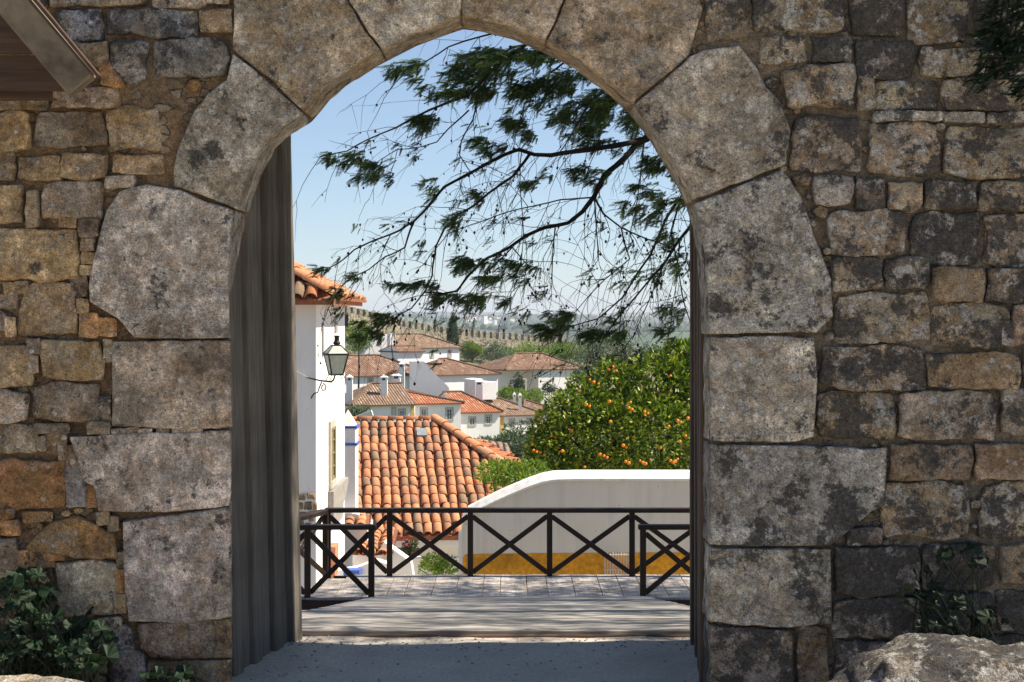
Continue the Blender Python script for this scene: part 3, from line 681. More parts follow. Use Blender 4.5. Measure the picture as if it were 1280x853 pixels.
# ------------------------------------------------------------------ gate leaves
def leaf(name, a, b, zt, lean, lab, side, wood='gate_wood'):
    # a = hinge foot, b = free foot (plan points on the visible face); planks run up
    t = thing(name, lab, 'gate', (a[0], a[1], 0)); a = Vector((*a, -.012)); b = Vector((*b, -.012)); u = (b-a); L = u.length; u.normalize()
    nrm = Vector((u.y, -u.x, 0)) * side
    n = 7; x = 0.0
    up = Vector((lean, 0, 1))
    bk = MB(); q = [a-nrm*.055, b-nrm*.055]; 
    bk.face([q[0]-nrm*.02, q[1]-nrm*.02, q[1]-nrm*.02+up*zt, q[0]-nrm*.02+up*zt]); bk.face([q[0], q[1], q[1]+up*zt, q[0]+up*zt]); bk.face([q[1], q[1]-nrm*.02, q[1]-nrm*.02+up*zt, q[1]+up*zt]); bk.face([q[0], q[0]-nrm*.02, q[0]-nrm*.02+up*zt, q[0]+up*zt])
    bk.build('backing_board', M['gate_wood_dark'], t)
    ws = [random.uniform(.85, 1.15) for _ in range(n)]; tot = sum(ws)
    for i in range(n):
        wd = L*ws[i]/tot; p0 = a+u*(x+.011); p1 = a+u*(x+wd-.011); x += wd
        th = (.030 if i % 2 else .055) + random.uniform(-.004, .004); z0 = random.uniform(-.0, .02)
        m = MB(); f0 = -nrm*(.055-th); e = .006
        def pr(s, d, z): return p0+(p1-p0)*s + (nrm*(d-.055)) + up*z
        prof = [(0, 0), (0, th-e), (e/(wd-.022), th), (1-e/(wd-.022), th), (1, th-e), (1, 0)]
        zz = [z0, zt*.25, zt*.5, zt*.75, zt]
        base = 0
        for z in zz:
            jx = random.uniform(-.003, .003)
            for s, d in prof: m.v.append(tuple(pr(s, d, z)+nrm*jx-Vector(p0)))
        for k in range(len(zz)-1):
            for i2 in range(5): m.f.append((k*6+i2, k*6+i2+1, (k+1)*6+i2+1, (k+1)*6+i2))
        m.f.append(tuple(range(6))); m.f.append(tuple(24+i2 for i2 in range(6)))
        m.uv = [None]*len(m.f); m.mi = [0]*len(m.f)
        m.build('plank', M[wood], t, Matrix.Translation(p0))
    return t
leaf('gate_leaf', (-1.325, 7.63), (-1.128, 8.62), 3.55, -0.021, 'grey weathered plank gate leaf standing open at the left jamb', 1)
leaf('gate_leaf', (0.885, 7.47), (0.958, 8.62), 3.55, 0.0, 'brown plank gate leaf seen almost edge on against the right jamb', -1, 'gate_wood_brown')
# ------------------------------------------------------------------ boulders, shed roof, plants in the court
def boulder(name, c, r, lab, kind, sd, e=.25):
    n = 90; m = 50; mb = MB(); mb.smooth = True
    for j in range(m+1):
        th = pi*j/m
        for i in range(n):
            ph = 2*pi*i/n; d = Vector((sin(th)*cos(ph), sin(th)*sin(ph), cos(th)))
            q = Vector([math.copysign(abs(v)**.8, v) for v in d])
            k = 1+e*noise.fractal(d*1.1+Vector((sd, 0, 0)), 1, 2.1, 3)+.06*noise.fractal(d*5+Vector((sd, 0, 0)), .8, 2.1, 6)-.07*max(0, noise.noise(d*2.6+Vector((0, sd, 0)))-.1)
            mb.v.append((q.x*r[0]*k, q.y*r[1]*k, q.z*r[2]*k))
    for j in range(m):
        for i in range(n): mb.f.append((j*n+i, (j+1)*n+i, (j+1)*n+(i+1)%n, j*n+(i+1)%n))
    mb.uv = [None]*len(mb.f); mb.mi = [0]*len(mb.f)
    o = mb.build(name, M['stone'], None, Matrix.Translation(c), label=lab, cat='boulder')
    t, dk, wh, oc = TINT[kind]; o['tint'] = [x*1.0 for x in t]; o['dark'] = dk; o['white'] = wh; o['ochre'] = oc
    return o
boulder('boulder', (1.76, 6.25, -.03), (.60, .45, .50), 'large rounded lichen-spotted boulder at the foot of the wall, right corner', 'd', 3.3, .2)['tint'] = [.22,.215,.20]
boulder('boulder', (2.25, 6.45, -.1), (.42, .35, .36), 'smaller boulder half hidden behind the large rounded one', 'd', 8.1)
boulder('rock', (-2.0, 6.2, .02), (.62, .3, .30), 'long pale flat rock in front of the leafy plants, left corner', 'G', 5.2, .12)
sh = thing('shed_roof', 'old timber lean-to roof with grey rafter and brown boards, top left', 'roof', (-2.3, 6.6, 2.8))
m = MB(); m.bar(P(-40,-62,6.45), P(104,108,6.45), .13, .085, up=Vector((0,1,0)), r=.008); m.build('rafter', M['rafter'], sh)
m = MB(); m.bar(P(-18,-76,6.42), P(124,96,6.42), .014, .05, up=Vector((0,1,0)), r=.002); m.build('edge_strip', M['boards'], sh)
for k, (y0, y1) in enumerate(((-60, 66), (67.5, 112))):
    m = MB(); a = P(0, y0, 6.55); b = P(0, y1, 6.55)
    m.prism([(PX(-260,6.55), a.z), (PX(-40+(y0+62)*.85, 6.55), a.z), (PX(-40+(y1+62)*.85-3, 6.55), b.z), (PX(-260,6.55), b.z)], 6.56+.02*k, 6.59+.02*k); m.build('board', M['boards'], sh)
m = MB(); m.bar(P(-260,118,6.75), P(70,118,6.75), .05, .05, r=.006); m.build('batten', M['boards'], sh)
def lobed(r=.05):
    m = MB(); c = (0, 0, 0.0); pts = []
    for i in range(16):
        a = -pi*.82+2*pi*.82*i/15; k = r*(.82+.26*abs(sin(a*2.5)))
        pts.append((k*sin(a), k*cos(a)+r*.35, -.012*cos(a*5)*.6-.18*k*k/r))
    for i in range(15): m.face([(0, r*.1, .006), pts[i], pts[i+1]])
    m.smooth = True
    return m
LF = [lobed(.045).mesh('leaf', M['leaf_plant']), lobed(.033).mesh('leaf', M['leaf_plant'])]
LD = [lobed(.04).mesh('leaf', M['leaf_plant_d']), lobed(.028).mesh('leaf', M['leaf_plant_d'])]
def weed(name, lab, pxs, d, n, meshes, foot, stemm):
    t = thing(name, lab, 'plant', foot); st = MB()
    for i in range(n):
        cx, cy, rx, ry = random.choice(pxs); a = random.uniform(0, 6.28); q = sqrt(random.random())
        p = P(cx+rx*q*cos(a), cy+ry*q*sin(a), d+random.uniform(-.22, .22))
        R = Matrix.Rotation(random.uniform(0, 6.28), 4, 'Z') @ Matrix.Rotation(random.uniform(.2, 1.3), 4, 'X') @ Matrix.Rotation(random.uniform(-.5, .5), 4, 'Y')
        R2 = Matrix.Rotation(random.uniform(-.9, .9), 4, 'Z') @ Matrix.Rotation(random.uniform(.5, 1.25), 4, 'X')
        W = Matrix.Translation(p) @ (R2 if random.random() < .6 else R) @ Matrix.Scale(random.uniform(.45, 1.15), 4)
        inst('leaf', random.choice(meshes), t, W)
        f = Vector((foot[0]+random.uniform(-.3, .3), foot[1]+random.uniform(-.05,.1), foot[2]))
        mid = (f+p)/2+Vector((0, 0, .05)); st.tube([f, mid, p], [.004, .003, .002], 4, False)
    st.build('stem', stemm, t)
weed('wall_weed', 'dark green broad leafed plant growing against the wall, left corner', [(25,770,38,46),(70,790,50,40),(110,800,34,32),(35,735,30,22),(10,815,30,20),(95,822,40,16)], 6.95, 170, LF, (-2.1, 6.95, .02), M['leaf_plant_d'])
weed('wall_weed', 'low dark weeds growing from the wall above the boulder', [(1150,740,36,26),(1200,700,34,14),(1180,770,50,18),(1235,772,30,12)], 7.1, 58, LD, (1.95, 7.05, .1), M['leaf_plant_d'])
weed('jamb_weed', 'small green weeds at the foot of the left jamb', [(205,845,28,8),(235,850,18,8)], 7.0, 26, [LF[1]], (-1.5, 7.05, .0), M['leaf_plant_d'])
# ------------------------------------------------------------------ foliage helpers
def sprig(mb, p, d, L, up, n=9, wd=.0075):
    # flat feathery conifer spray: a thin axis and side needles
    d = d.normalized(); s = d.cross(up)
    if s.length < 1e-3: s = Vector((1, 0, 0))
    s.normalize(); mb.face([p - s*.004, p + s*.004, p + d*L])
    for i in range(n):
        t = (i+.3)/n; q = p + d*(L*t)
        for sg in (-1, 1):
            l = L*(.34-.2*t)*random.uniform(.7, 1.2); e = (d*.8 + s*sg*.75 + up*random.uniform(-.2, .25)).normalized(); o = d.cross(e); o = e.cross(o).normalized()
            mb.face([q - o*wd*.5, q + o*wd*.5, q + e*l])
def clump(mb, c, rx, rz, ry, n, L=.15, wd=.0075):
    for _ in range(n):
        a = random.uniform(0, 6.283); q = random.random()**.5; b = random.uniform(-1, 1)
        p = c + Vector((rx*q*cos(a), ry*b*.8, rz*q*sin(a)))
        d = Vector((-.75+random.uniform(-.55, .7), random.uniform(-.5, .5), -.35+random.uniform(-.5, .45)))
        sprig(mb, p, d, L*random.uniform(.6, 1.25), Vector((random.uniform(-.4, .4), random.uniform(-1, 1), 1)).normalized(), 6 if wd > .01 else 9, wd)
def spray(lst, dist):
    return [P(x, y, dist + .5*noise.noise(Vector((x*.01, y*.01, dist)))) for x, y in lst]
tree = thing('conifer_tree', 'large overhanging conifer whose bare dark branches hang across the sky behind the arch', 'tree', (4.6, 13, -1.4))
DT = 13.0
BR = [ # pixel paths, start radius, end radius (m)
 ([(1010,40),(940,90),(880,140),(809,174),(792,183),(774,203),(756,220),(743,247),(729,265),(711,278),(680,285),(658,296),(636,309),(609,321),(585,345),(570,365),(552,369),(530,366)], .041, .006),
 ([(809,174),(769,182),(734,187),(689,194),(667,193),(649,187),(631,194),(605,206),(577,222),(556,234),(535,257),(517,278),(500,289),(468,301),(443,312),(422,328),(404,339)], .026, .005),
 ([(517,278),(507,310),(482,321),(461,336),(440,345),(422,366)], .009, .004),
 ([(662,193),(640,222),(609,241),(591,257),(570,271),(556,285),(545,307),(540,345),(531,363),(514,388),(486,402),(464,419)], .013, .005),
 ([(700,30),(640,66),(584,120),(563,127),(538,138),(514,150),(496,159),(475,166),(461,173),(433,190),(401,196)], .016, .004),
 ([(598,110),(591,148),(577,176),(574,194),(584,211),(594,222)], .008, .004),
 ([(586,138),(560,162),(545,178),(520,184),(497,186),(470,204)], .007, .003),
 ([(980,180),(920,220),(867,278),(849,300),(832,327),(814,349),(778,390),(751,430)], .022, .005),
 ([(990,200),(920,230),(849,252),(832,274),(814,318),(795,345),(778,372),(747,398),(715,408),(689,416)], .020, .004),
 ([(743,247),(756,269),(778,285),(787,323),(756,349),(734,372),(715,395)], .010, .003),
 ([(778,285),(809,301),(836,309),(862,330),(880,350)], .008, .003),
 ([(743,247),(700,250),(660,260),(620,270),(590,280),(560,292),(530,330)], .007, .003),
 ([(900,20),(840,60),(790,90),(760,110),(735,130),(718,160),(700,190)], .02, .004),
 ([(860,0),(780,40),(720,70),(680,95),(655,130),(650,160)], .018, .004),
 ([(760,20),(690,48),(640,60),(600,90),(560,112),(530,130)], .016, .004),
 ([(680,10),(620,40),(560,60),(520,85),(498,95)], .012, .003),
 ([(840,80),(815,130),(806,174),(800,215),(795,262)], .014, .004),
 ([(930,150),(880,200),(850,245),(838,290),(850,350),(862,400)], .014, .004),
 ([(652,190),(651,230),(653,290),(652,330)], .005, .003), ([(694,285),(692,310),(690,345)], .007, .005), ([(743,250),(745,290),(748,325)], .006, .004),
 ([(640,310),(620,330),(600,352),(580,372),(560,378)], .006, .003), ([(640,309),(660,330),(655,350),(640,365)], .006, .003),
 ([(832,327),(815,365),(800,400),(790,425)], .006, .003), ([(850,300),(846,350),(838,390)], .006, .003), ([(552,369),(520,372),(500,378)], .004, .003)]
cones = MB(); cones.smooth = True
def ball(mb, c, r, k=1.3):
    n = 5; b = len(mb.v); mb.v.append(tuple(c+Vector((0,0,r*k))))
    for z in (.5, -.5):
        for i in range(n): a = 2*pi*i/n+z; mb.v.append(tuple(c+Vector((r*.87*cos(a), r*.87*sin(a), r*z*k))))
    mb.v.append(tuple(c-Vector((0,0,r*k))))
    F_ = [(0,1+i,1+(i+1)%n) for i in range(n)]+[(1+i,6+i,6+(i+1)%n,1+(i+1)%n) for i in range(n)]+[(6+i,11,6+(i+1)%n) for i in range(n)]
    for f in F_: mb.f.append(tuple(b+j for j in f)); mb.uv.append(None); mb.mi.append(0)
twigs = MB(); fol = MB()
def twig(p, d, L, r, lvl):
    pts = [p]; n = 4; d = d.normalized()
    for i in range(n):
        d = (d + Vector((random.uniform(-.28, .28), random.uniform(-.28, .28), random.uniform(-.34, .18)))).normalized(); pts.append(pts[-1]+d*L/n)
    twigs.tube(pts, [r*(1-.6*i/n) for i in range(n+1)], 3, False)
    if lvl > 0:
        for k in range(random.randint(1, 3)):
            q = random.choice(pts[1:]); twig(q, (d+Vector((random.uniform(-1, 1), random.uniform(-1, 1), random.uniform(-1, .6)))).normalized(), L*random.uniform(.35, .65), r*.7, lvl-1)
    for k in range(1 if random.random() < .3 else 0):
        ball(cones, random.choice(pts[1:])+Vector((0, 0, -.012)), random.uniform(.006, .012))
    if random.random() < .09: clump(fol, pts[-1], .05, .035, .05, 5, .10)
bi = 0
for path, r0, r1 in BR:
    bi += 1; dd = DT + .9*sin(bi*2.3); 
    if bi in (1, 2, 3, 4, 10, 11, 12): dd = DT + (0 if bi != 12 else .0)
    pts = spray(path, dd)
    fine = []
    for i in range(len(pts)-1):
        for k in range(3):
            t = k/3; p = pts[i].lerp(pts[i+1], t); fine.append(p + Vector((noise.noise(p*3.0), 0, noise.noise(p*3.0+Vector((9,9,9)))))*.018*(1 if (i or k) else 0))
    fine.append(pts[-1]); m = len(fine)
    rad = [(r0+(r1-r0)*(i/(m-1))**.6)*random.uniform(.92, 1.1) for i in range(m)]
    b = MB(); b.smooth = True; b.tube(fine, rad, 7); b.build('branch', M['bark'], tree)
    acc = 0
    for i in range(1, m):
        sl_ = (fine[i]-fine[i-1]).length; acc += sl_
        if acc > (.065 if fine[i].x > -.3 else .11):
            acc = 0; t = (fine[i]-fine[i-1]).normalized()
            for _ in range(random.choice((1, 1, 2))):
                dv = t*.55 + Vector((random.uniform(-.5, .3), random.uniform(-.6, .6), random.uniform(-1.1, .55)))
                twig(fine[i], dv, random.uniform(.15, .62), random.uniform(.0024, .0042), random.choice((1, 1, 2)))
            if random.random() < .28: ball(cones, fine[i]+Vector((random.uniform(-.015,.015), 0, random.uniform(-.022,.0))), random.uniform(.008, .015))
CL = [(640,70,60,12,36),(700,75,60,16,50),(770,110,36,22,56),(620,100,40,16,34),(680,125,40,14,28),(800,150,16,20,40),(760,150,26,12,40),(590,75,40,8,40),(850,200,14,24,40),(835,300,16,14,24),(850,330,12,16,20),(660,330,16,8,14),(700,395,18,6,22),(770,415,16,6,18),(516,89,25,13,60),(602,67,30,11,70),(587,92,40,14,110),(556,110,25,9,55),(611,107,20,17,70),(663,67,35,13,100),(693,98,45,17,130),(724,101,30,18,90),(736,134,30,15,80),(718,147,22,9,40),(648,156,16,13,45),(663,165,11,11,26),
 (602,174,14,6,22),(620,186,14,7,24),(535,153,24,11,60),(483,217,13,11,26),(430,198,24,8,45),(455,212,22,9,40),(541,226,11,7,14),(541,241,7,8,10),(605,247,9,11,16),(571,275,14,13,30),(672,226,18,8,26),(733,220,28,11,50),(739,177,40,8,50),
 (809,205,20,20,60),(803,235,14,9,24),(791,258,20,7,30),(843,253,20,12,45),(815,272,12,5,12),(748,162,25,8,36),(406,338,10,5,14),(440,345,10,6,14),(424,366,7,6,10),(465,412,18,9,40),(484,400,15,7,30),(500,357,14,4,16),(530,353,20,6,34),
 (545,372,14,6,22),(575,372,16,6,26),(600,368,15,7,28),(575,328,17,7,30),(600,325,18,7,32),(620,350,24,7,40),(640,332,12,9,24),(598,381,11,8,22),(630,373,9,8,16),(690,412,22,7,44),(705,404,14,7,24),(750,418,22,8,44),(716,393,7,4,8),
 (835,380,9,8,16),(830,415,12,6,16),(852,392,8,7,12),(745,120,26,12,50),(655,115,18,10,24),(640,140,8,14,12),(780,120,22,14,50),(790,150,12,10,20),(700,150,12,8,12),(580,120,20,8,30),(655,350,10,6,10),(770,400,10,5,10),(720,62,30,14,50),(625,82,20,12,40)]
for (x, y, rx, ry, n) in CL:
    d = DT + random.uniform(-.8, .8); k = d/F
    if y < 190 and x > 540: n = int(n*1.05)
    for s in range(6):   # break the clump into ragged tufts
        ox_, oy_ = random.uniform(-.85, .85)*rx, random.uniform(-.9, .9)*ry
        clump(fol, P(x+ox_, y+oy_, d+random.uniform(-.2, .2)), rx*k*.42, ry*k*.40, rx*k*.5, int(n*.42), .10)
# crown above and to the right of the view: the same tree, it dapples the walkway
for _ in range(1650):
    x = random.uniform(1.8, 8.8); y = random.uniform(8.9, 21.0)
    z = random.uniform(4.9, 7.6) + .12*abs(x-4)*-1
    if _ % 5 == 0: y = random.uniform(17, 23.5); x = random.uniform(3, 9)
    if x > 3.6: z = random.uniform(2.5, 7.5)
    if z < 1.75 + y*.195 and x < .12*y+.6: continue
    clump(fol, Vector((x, y, z)), .42, .22, .45, 24, .26, .02)
for k in range(14):
    a = random.uniform(2.3, 4.4); z0 = random.uniform(3.2, 6.5); L = random.uniform(2, 6); yy = random.uniform(-1, 1)
    b = MB(); b.tube([(4.7, 13, z0), (4.7-L*.5, 13+yy*L*.4, z0+.9+L*.1), (4.7-L, 13+yy*L*.8, z0+1.0+L*.12)], [.07, .04, .015], 6)
    if z0+1.0 > 1.75+(13+yy*L*.8)*.19 or True:
        if z0 > 4.6: b.build('branch', M['bark'], tree)
tm = MB(); tm.smooth = True; tm.tube([(4.6,13,-1.6),(4.65,13,.5),(4.8,13.1,2.5),(4.7,13,4.5),(4.75,12.9,6.5),(4.8,13,8.2)], [.42,.33,.29,.25,.18,.06], 12); tm.build('trunk', M['bark'], tree)
tag(twigs.build('twigs', M['bark'], tree), kind='stuff'); tag(cones.build('cones', M['cone'], tree), kind='stuff'); tag(fol.build('foliage', M['leaf_conifer'], tree), kind='stuff')
# dark creeper hanging on the wall, top right
cr = thing('creeper', 'dark evergreen growth hanging down the wall, top right corner', 'plant', (2.25, 7.1, 3.3)); f = MB()
for (x, y, rx, ry, n) in [(1268,20,34,40,240),(1250,60,28,30,120),(1275,90,16,30,70),(1232,95,16,12,30),(1290,40,30,90,180)]: clump(f, P(x, y, 7.02), rx*K, ry*K, .07, n, .06)
f.build('foliage', M['leaf_plant_d'], cr); s2 = MB()
for i in range(7): s2.tube([P(1300-i*9, -60, 7.1), P(1290-i*7, 0, 7.05), P(1280-i*8, 60+i*5, 7.04)], .004, 4)
s2.build('stem', M['bark'], cr)

def leafcrown(mb, lumps, n, size, aspect=.45):
    # leaves scattered through lumpy volumes: lumps = [(centre, radii)]
    tot = sum(r[0]*r[2] for c, r in lumps)
    for c, r in lumps:
        for _ in range(int(n*r[0]*r[2]/tot)):
            while True:
                d = Vector((random.gauss(0, 1), random.gauss(0, 1), random.gauss(0, 1)))
                if d.length > .1: break
            d.normalize(); q = random.random()**.33*.55+.45
            p = Vector((c[0]+d.x*r[0]*q, c[1]+d.y*r[1]*q, c[2]+d.z*r[2]*q))
            u = (d+Vector((random.gauss(0, .6), random.gauss(0, .6), random.gauss(0, .6)))).normalized(); v = u.cross(Vector((random.gauss(0,1), random.gauss(0,1), random.gauss(0,1))))
            if v.length < 1e-3: continue
            v.normalize(); L = size*random.uniform(.6, 1.3); nn = u.cross(v)*L*.12
            mb.face([p, p+u*L*.5+v*L*aspect*.5+nn, p+u*L, p+u*L*.5-v*L*aspect*.5+nn])
def lumps(c, r, n, k=.42, top=True):
    out = []
    for _ in range(n):
        while True:
            d = Vector((random.uniform(-1, 1), random.uniform(-1, 1), random.uniform(-1, 1)))
            if d.length < 1: break
        s = random.uniform(.7, 1.25)*k; out.append(((c[0]+d.x*r[0]*.75, c[1]+d.y*r[1]*.75, c[2]+d.z*r[2]*.75), (r[0]*s, r[1]*s, r[2]*s)))
    return out
def bush(name, lab, cat, c, r, n, size, mat, nl=10, trunk=None, group=None, k=.42, aspect=.45):
    base = (c[0], c[1], trunk if trunk is not None else c[2]-r[2])
    t = thing(name, lab, cat, base, group); L = lumps(c, r, nl, k); m = MB(); leafcrown(m, L, n, size, aspect)
    o = m.build('crown' if cat == 'tree' else 'foliage', mat, t); b = MB(); rr = max(.03, r[0]*.045)
    tp = Vector((c[0], c[1], c[2]-r[2]*.3)); b.tube([base, (Vector(base)+tp)/2+Vector((rr, 0, 0)), tp], [rr*1.5, rr*1.1, rr*.8], 7)
    for cc, _ in L[:6]: b.tube([tp, (tp+Vector(cc))/2+Vector((0, 0, rr)), cc], [rr*.7, rr*.5, rr*.2], 5)
    b.build('trunk' if cat == 'tree' else 'stem', M['bark'], t)
    return t
# ------------------------------------------------------------------ walkway, landing, railings
wk = thing('walkway', 'sloping timber walkway of cross planks leading down from the gate', 'walkway', (0, 8.75, 0))
y = 8.76; 
ms = []
for k in range(5):
    m = MB(); m.bevbox(-1.66, 1.62, -.056, .056, -.03, 0, .004); ms.append(m.mesh('plank', M['plank']))
sl_ = math.atan(.158)
i = 0
while y < 19.6:
    W = Matrix.Translation((random.uniform(-.01, .01), y+.06, ramp_z(y+.06)+.03+random.uniform(-.002, .002))) @ Matrix.Rotation(-sl_, 4, 'X') @ Matrix.Rotation(random.uniform(-.002, .002), 4, 'Z')
    inst('plank', random.choice(ms), wk, W); y += .121
m = MB(); m.bevbox(-1.7, 1.66, 8.715, 8.75, -.06, .012, .008); m.build('edge_beam', M['edge_wood'], wk)
for x in (-1.6, 0, 1.56):
    m = MB(); m.bar((x, 8.8, -.06), (x, 19.6, ramp_z(19.6)-.06), .08, .11); m.build('joist', M['rail_wood'], wk)
DZ = -1.73
dk = thing('landing', 'pale plank landing at the foot of the walkway', 'deck', (0, 20.5, DZ))
x = -3.15
while x < 4.6:
    wd = random.choice((.20, .30, .22, .34, .26)); m = MB(); y1 = 21.52
    if x < -2.4: y1 = 19.75+(x+3.25)/.85*1.77
    m.bevbox(x+.004, x+wd-.004, 19.72, max(y1, 19.9), DZ-.035, DZ+random.uniform(0, .003), .004); m.build('plank', M['deckplank'], dk); x += wd
m = MB(); m.bevbox(-3.2, 4.6, 19.68, 19.715, DZ-.14, DZ-.02, .006); m.build('edge_beam', M['rail_wood'], dk)
m = MB(); m.bevbox(-2.4, 4.6, 21.53, 21.56, DZ-.14, DZ-.02, .006); m.build('edge_beam', M['rail_wood'], dk)
for x in (-2.9, -1.2, .8, 2.6, 4.3):
    m = MB(); m.bevbox(x-.06, x+.06, 19.8, 19.92, -2.9, DZ-.036, .01); m.build('support_post', M['rail_wood'], dk)
    m = MB(); m.bevbox(x-.06, x+.06, 21.3, 21.42, -3.9, DZ-.036, .01); m.build('support_post', M['rail_wood'], dk)
def railing(lab, pts, z0, z1, ends=True, pw=.074, overs=(0, 0)):
    t = thing('railing', lab, 'railing', (*pts[0][:2], z0)); V = [Vector((p[0], p[1], 0)) for p in pts]
    for p in V:
        m = MB(); m.bevbox(p.x-pw/2, p.x+pw/2, p.y-pw/2, p.y+pw/2, z0-.1, z1-.03, .005); m.build('post', M['rail_wood'], t)
    k = 0
    for a, b in zip(V, V[1:]):
        n = (b-a).normalized(); sd_ = Vector((-n.y, n.x, 0))
        for (za, zb, o) in ((z0+.05, z1-.08, .012), (z1-.08, z0+.05, -.03)):
            m = MB(); q = sd_*o; m.bar(a+n*.03+q+Vector((0,0,za)), b-n*.03+q+Vector((0,0,zb)), .035, .064, r=.004); m.build('brace', M['rail_wood'], t)
    segs = [[V[0]]]
    for a, b, c in zip(V, V[1:], V[2:]):
        segs[-1].append(b)
        if (b-a).normalized().dot((c-b).normalized()) < .995: segs.append([b])
    segs[-1].append(V[-1])
    for i, s in enumerate(segs):
        a, b = s[0], s[-1]; n = (b-a).normalized(); e0 = overs[0] if i == 0 else .045; e1 = overs[1] if i == len(segs)-1 else .045
        m = MB(); m.bar(a-n*e0+Vector((0,0,z1-.002*i)), b+n*e1+Vector((0,0,z1-.002*i)), .12, .06, r=.008); m.build('top_rail', M['rail_wood'], t)
    return t
fx = [PX(p, 21.4) for p in (410, 487, 588, 687, 790, 893, 996)]
railing('long dark railing with crossed braces along the far side of the landing', [(x, 21.4) for x in fx], DZ, -.85, overs=(.045, .3))
railing('short dark railing slanting back along the left end of the landing', [(fx[0]-.02, 21.28), (-2.95, 19.95)], DZ, -.85, overs=(-.02, .3))
railing('short dark railing left of the walkway foot', [(PX(464,19.75), 19.78), (PX(384,19.75), 19.78), (-3.3, 19.78)], DZ, -.86, overs=(.06, .3))
railing('short dark railing right of the walkway foot', [(PX(804,19.75), 19.78), (PX(900,19.75), 19.78)], DZ, -.86, overs=(.06, .6))
# ------------------------------------------------------------------ clay tiles laid one by one
def tile_mesh(r0, r1, L, th=.014, name='tile', mat='tile'):
    m = MB(); m.smooth = False; n = 6; o = []; 
    for z, r in ((0, r0), (L, r1)):
        for k in range(n+1):
            a = pi*k/n; o.append((-r*cos(a), z, r*.72*sin(a)))
        for k in range(n+1):
            a = pi*k/n; rr = r-th; o.append((-rr*cos(a), z, rr*.72*sin(a)))
    m.v = o; q = n+1
    for k in range(n): m.f += [(k, k+1, 2*q+k+1, 2*q+k), (q+k+1, q+k, 3*q+k, 3*q+k+1), (k+1, k, q+k, q+k+1)]
    m.uv = [None]*len(m.f); m.mi = [0]*len(m.f)
    me = m.mesh(name, M[mat]); 
    for i, p in enumerate(me.polygons): p.use_smooth = (i % 3) < 2
    return me
TL = [tile_mesh(.098, .086, .50), tile_mesh(.095, .084, .50), tile_mesh(.101, .087, .50)]
def lay(roof, O, u, s, keep, nu, ns, pitch=.215, step=.42, u0=0.0, stuffcover=False, budget=[0]):
    """cover tiles on a slope: O eave corner, u along the eave, s up the slope"""
    u = u.normalized(); s = s.normalized(); nn = u.cross(s).normalized(); st = MB()
    pan = MB()
    for i in range(nu):
        for j in range(ns):
            U = u0+(i+.5)*pitch; Sx = j*step
            if not keep(U, Sx+step*.5): continue
            jit = random.uniform(-.012, .012)+.012*sin(i*1.7+j*.9); yaw = random.uniform(-.06, .06)
            p = O + u*(U+jit) + s*(Sx-.03+random.uniform(-.012, .012)) + nn*(.033+.009*random.random())
            Mx = Matrix((u, s, nn)).transposed().to_4x4(); Mx.translation = p
            tilt = -.030
            W = Mx @ Matrix.Rotation(yaw, 4, 'Z') @ Matrix.Rotation(tilt, 4, 'X')
            me = random.choice(TL)
            if budget[0] > 0 and not stuffcover:
                inst('tile', me, roof, W); budget[0] -= 1
            else:
                b = len(st.v); st.v += [tuple(W @ v.co) for v in me.vertices]
                for f in me.polygons: st.f.append(tuple(b+k for k in f.vertices)); st.uv.append(None); st.mi.append(0)
            # pan tile in the channel to the right
            q = O + u*(U+pitch*.5) + s*(Sx-.06) - nn*.0
            a0 = len(pan.v)
            for (dy, rr) in ((0, .10), (step+.06, .085)):
                for k in range(5):
                    a = pi+pi*k/4; pan.v.append(tuple(q + u*(rr*cos(a)*1.0) + s*dy + nn*(rr*.45*sin(a)+.04-(.012 if dy else 0))))
            for k in range(4): pan.f.append((a0+k, a0+k+1, a0+5+k+1, a0+5+k)); pan.uv.append(None); pan.mi.append(0)
    if pan.f: tag(pan.build('pan_tiles', M['pan'], roof), kind='stuff')
    if st.f: tag(st.build('cover_tiles', M['tile'], roof), kind='stuff')
def ridge(roof, a, b, n, r=.13, bud=True):
    a, b = Vector(a), Vector(b); d = (b-a); L = d.length/n; s = d.normalized(); u = s.cross(Vector((0,0,1))).normalized(); nn = u.cross(s)
    me = tile_mesh(r, r*.82, L*1.12, .018, 'ridge_tile')
    for i in range(n):
        Mx = Matrix((u, s, nn)).transposed().to_4x4(); Mx.translation = a+s*L*i+nn*.05
        inst('ridge_tile', me, roof, Mx @ Matrix.Rotation(-.03, 4, 'X') @ Matrix.Rotation(random.uniform(-.03,.03), 4, 'Z'))
# ------------------------------------------------------------------ big orange roof below the landing
lh = thing('lower_house', 'house below the landing under a large orange clay tile roof', 'house', (-2.2, 37, -6))
rf = MB(); A = Vector((-1.94, 40, -.90)); ud = Vector((cos(.105), sin(.105), 0)); vd = Vector((sin(.105), -cos(.105), 0))
rise = 2.1; pl = 5.3
Lr = A - ud*4.2; E0 = Lr + vd*pl - Vector((0,0,rise)); hipv = vd*1.0+ud*.60
E1 = A + hipv*pl - Vector((0,0,rise)); E1r = E1
bk = A + ud*1.9 - vd*1.2 - Vector((0,0,1.25)); bk2 = E1 + ud*.2 - vd*8
rf.face([E0, E1, A, Lr]); rf.face([E1, E1 - vd*6.6+ud*.1, A - vd*1.0 + ud*1.1 - Vector((0,0,.95)), A]); rf.face([Lr, A, A - vd*5 - Vector((0,0,2)), Lr - vd*5 - Vector((0,0,2))])
rf.face([E0 - Vector((0,0,.12)), E1 - Vector((0,0,.12)), E1, E0])
roof = rf.build('roof', M['pan'], lh)
s_ = (Lr-E0); sl2 = s_.length
bud = [262]
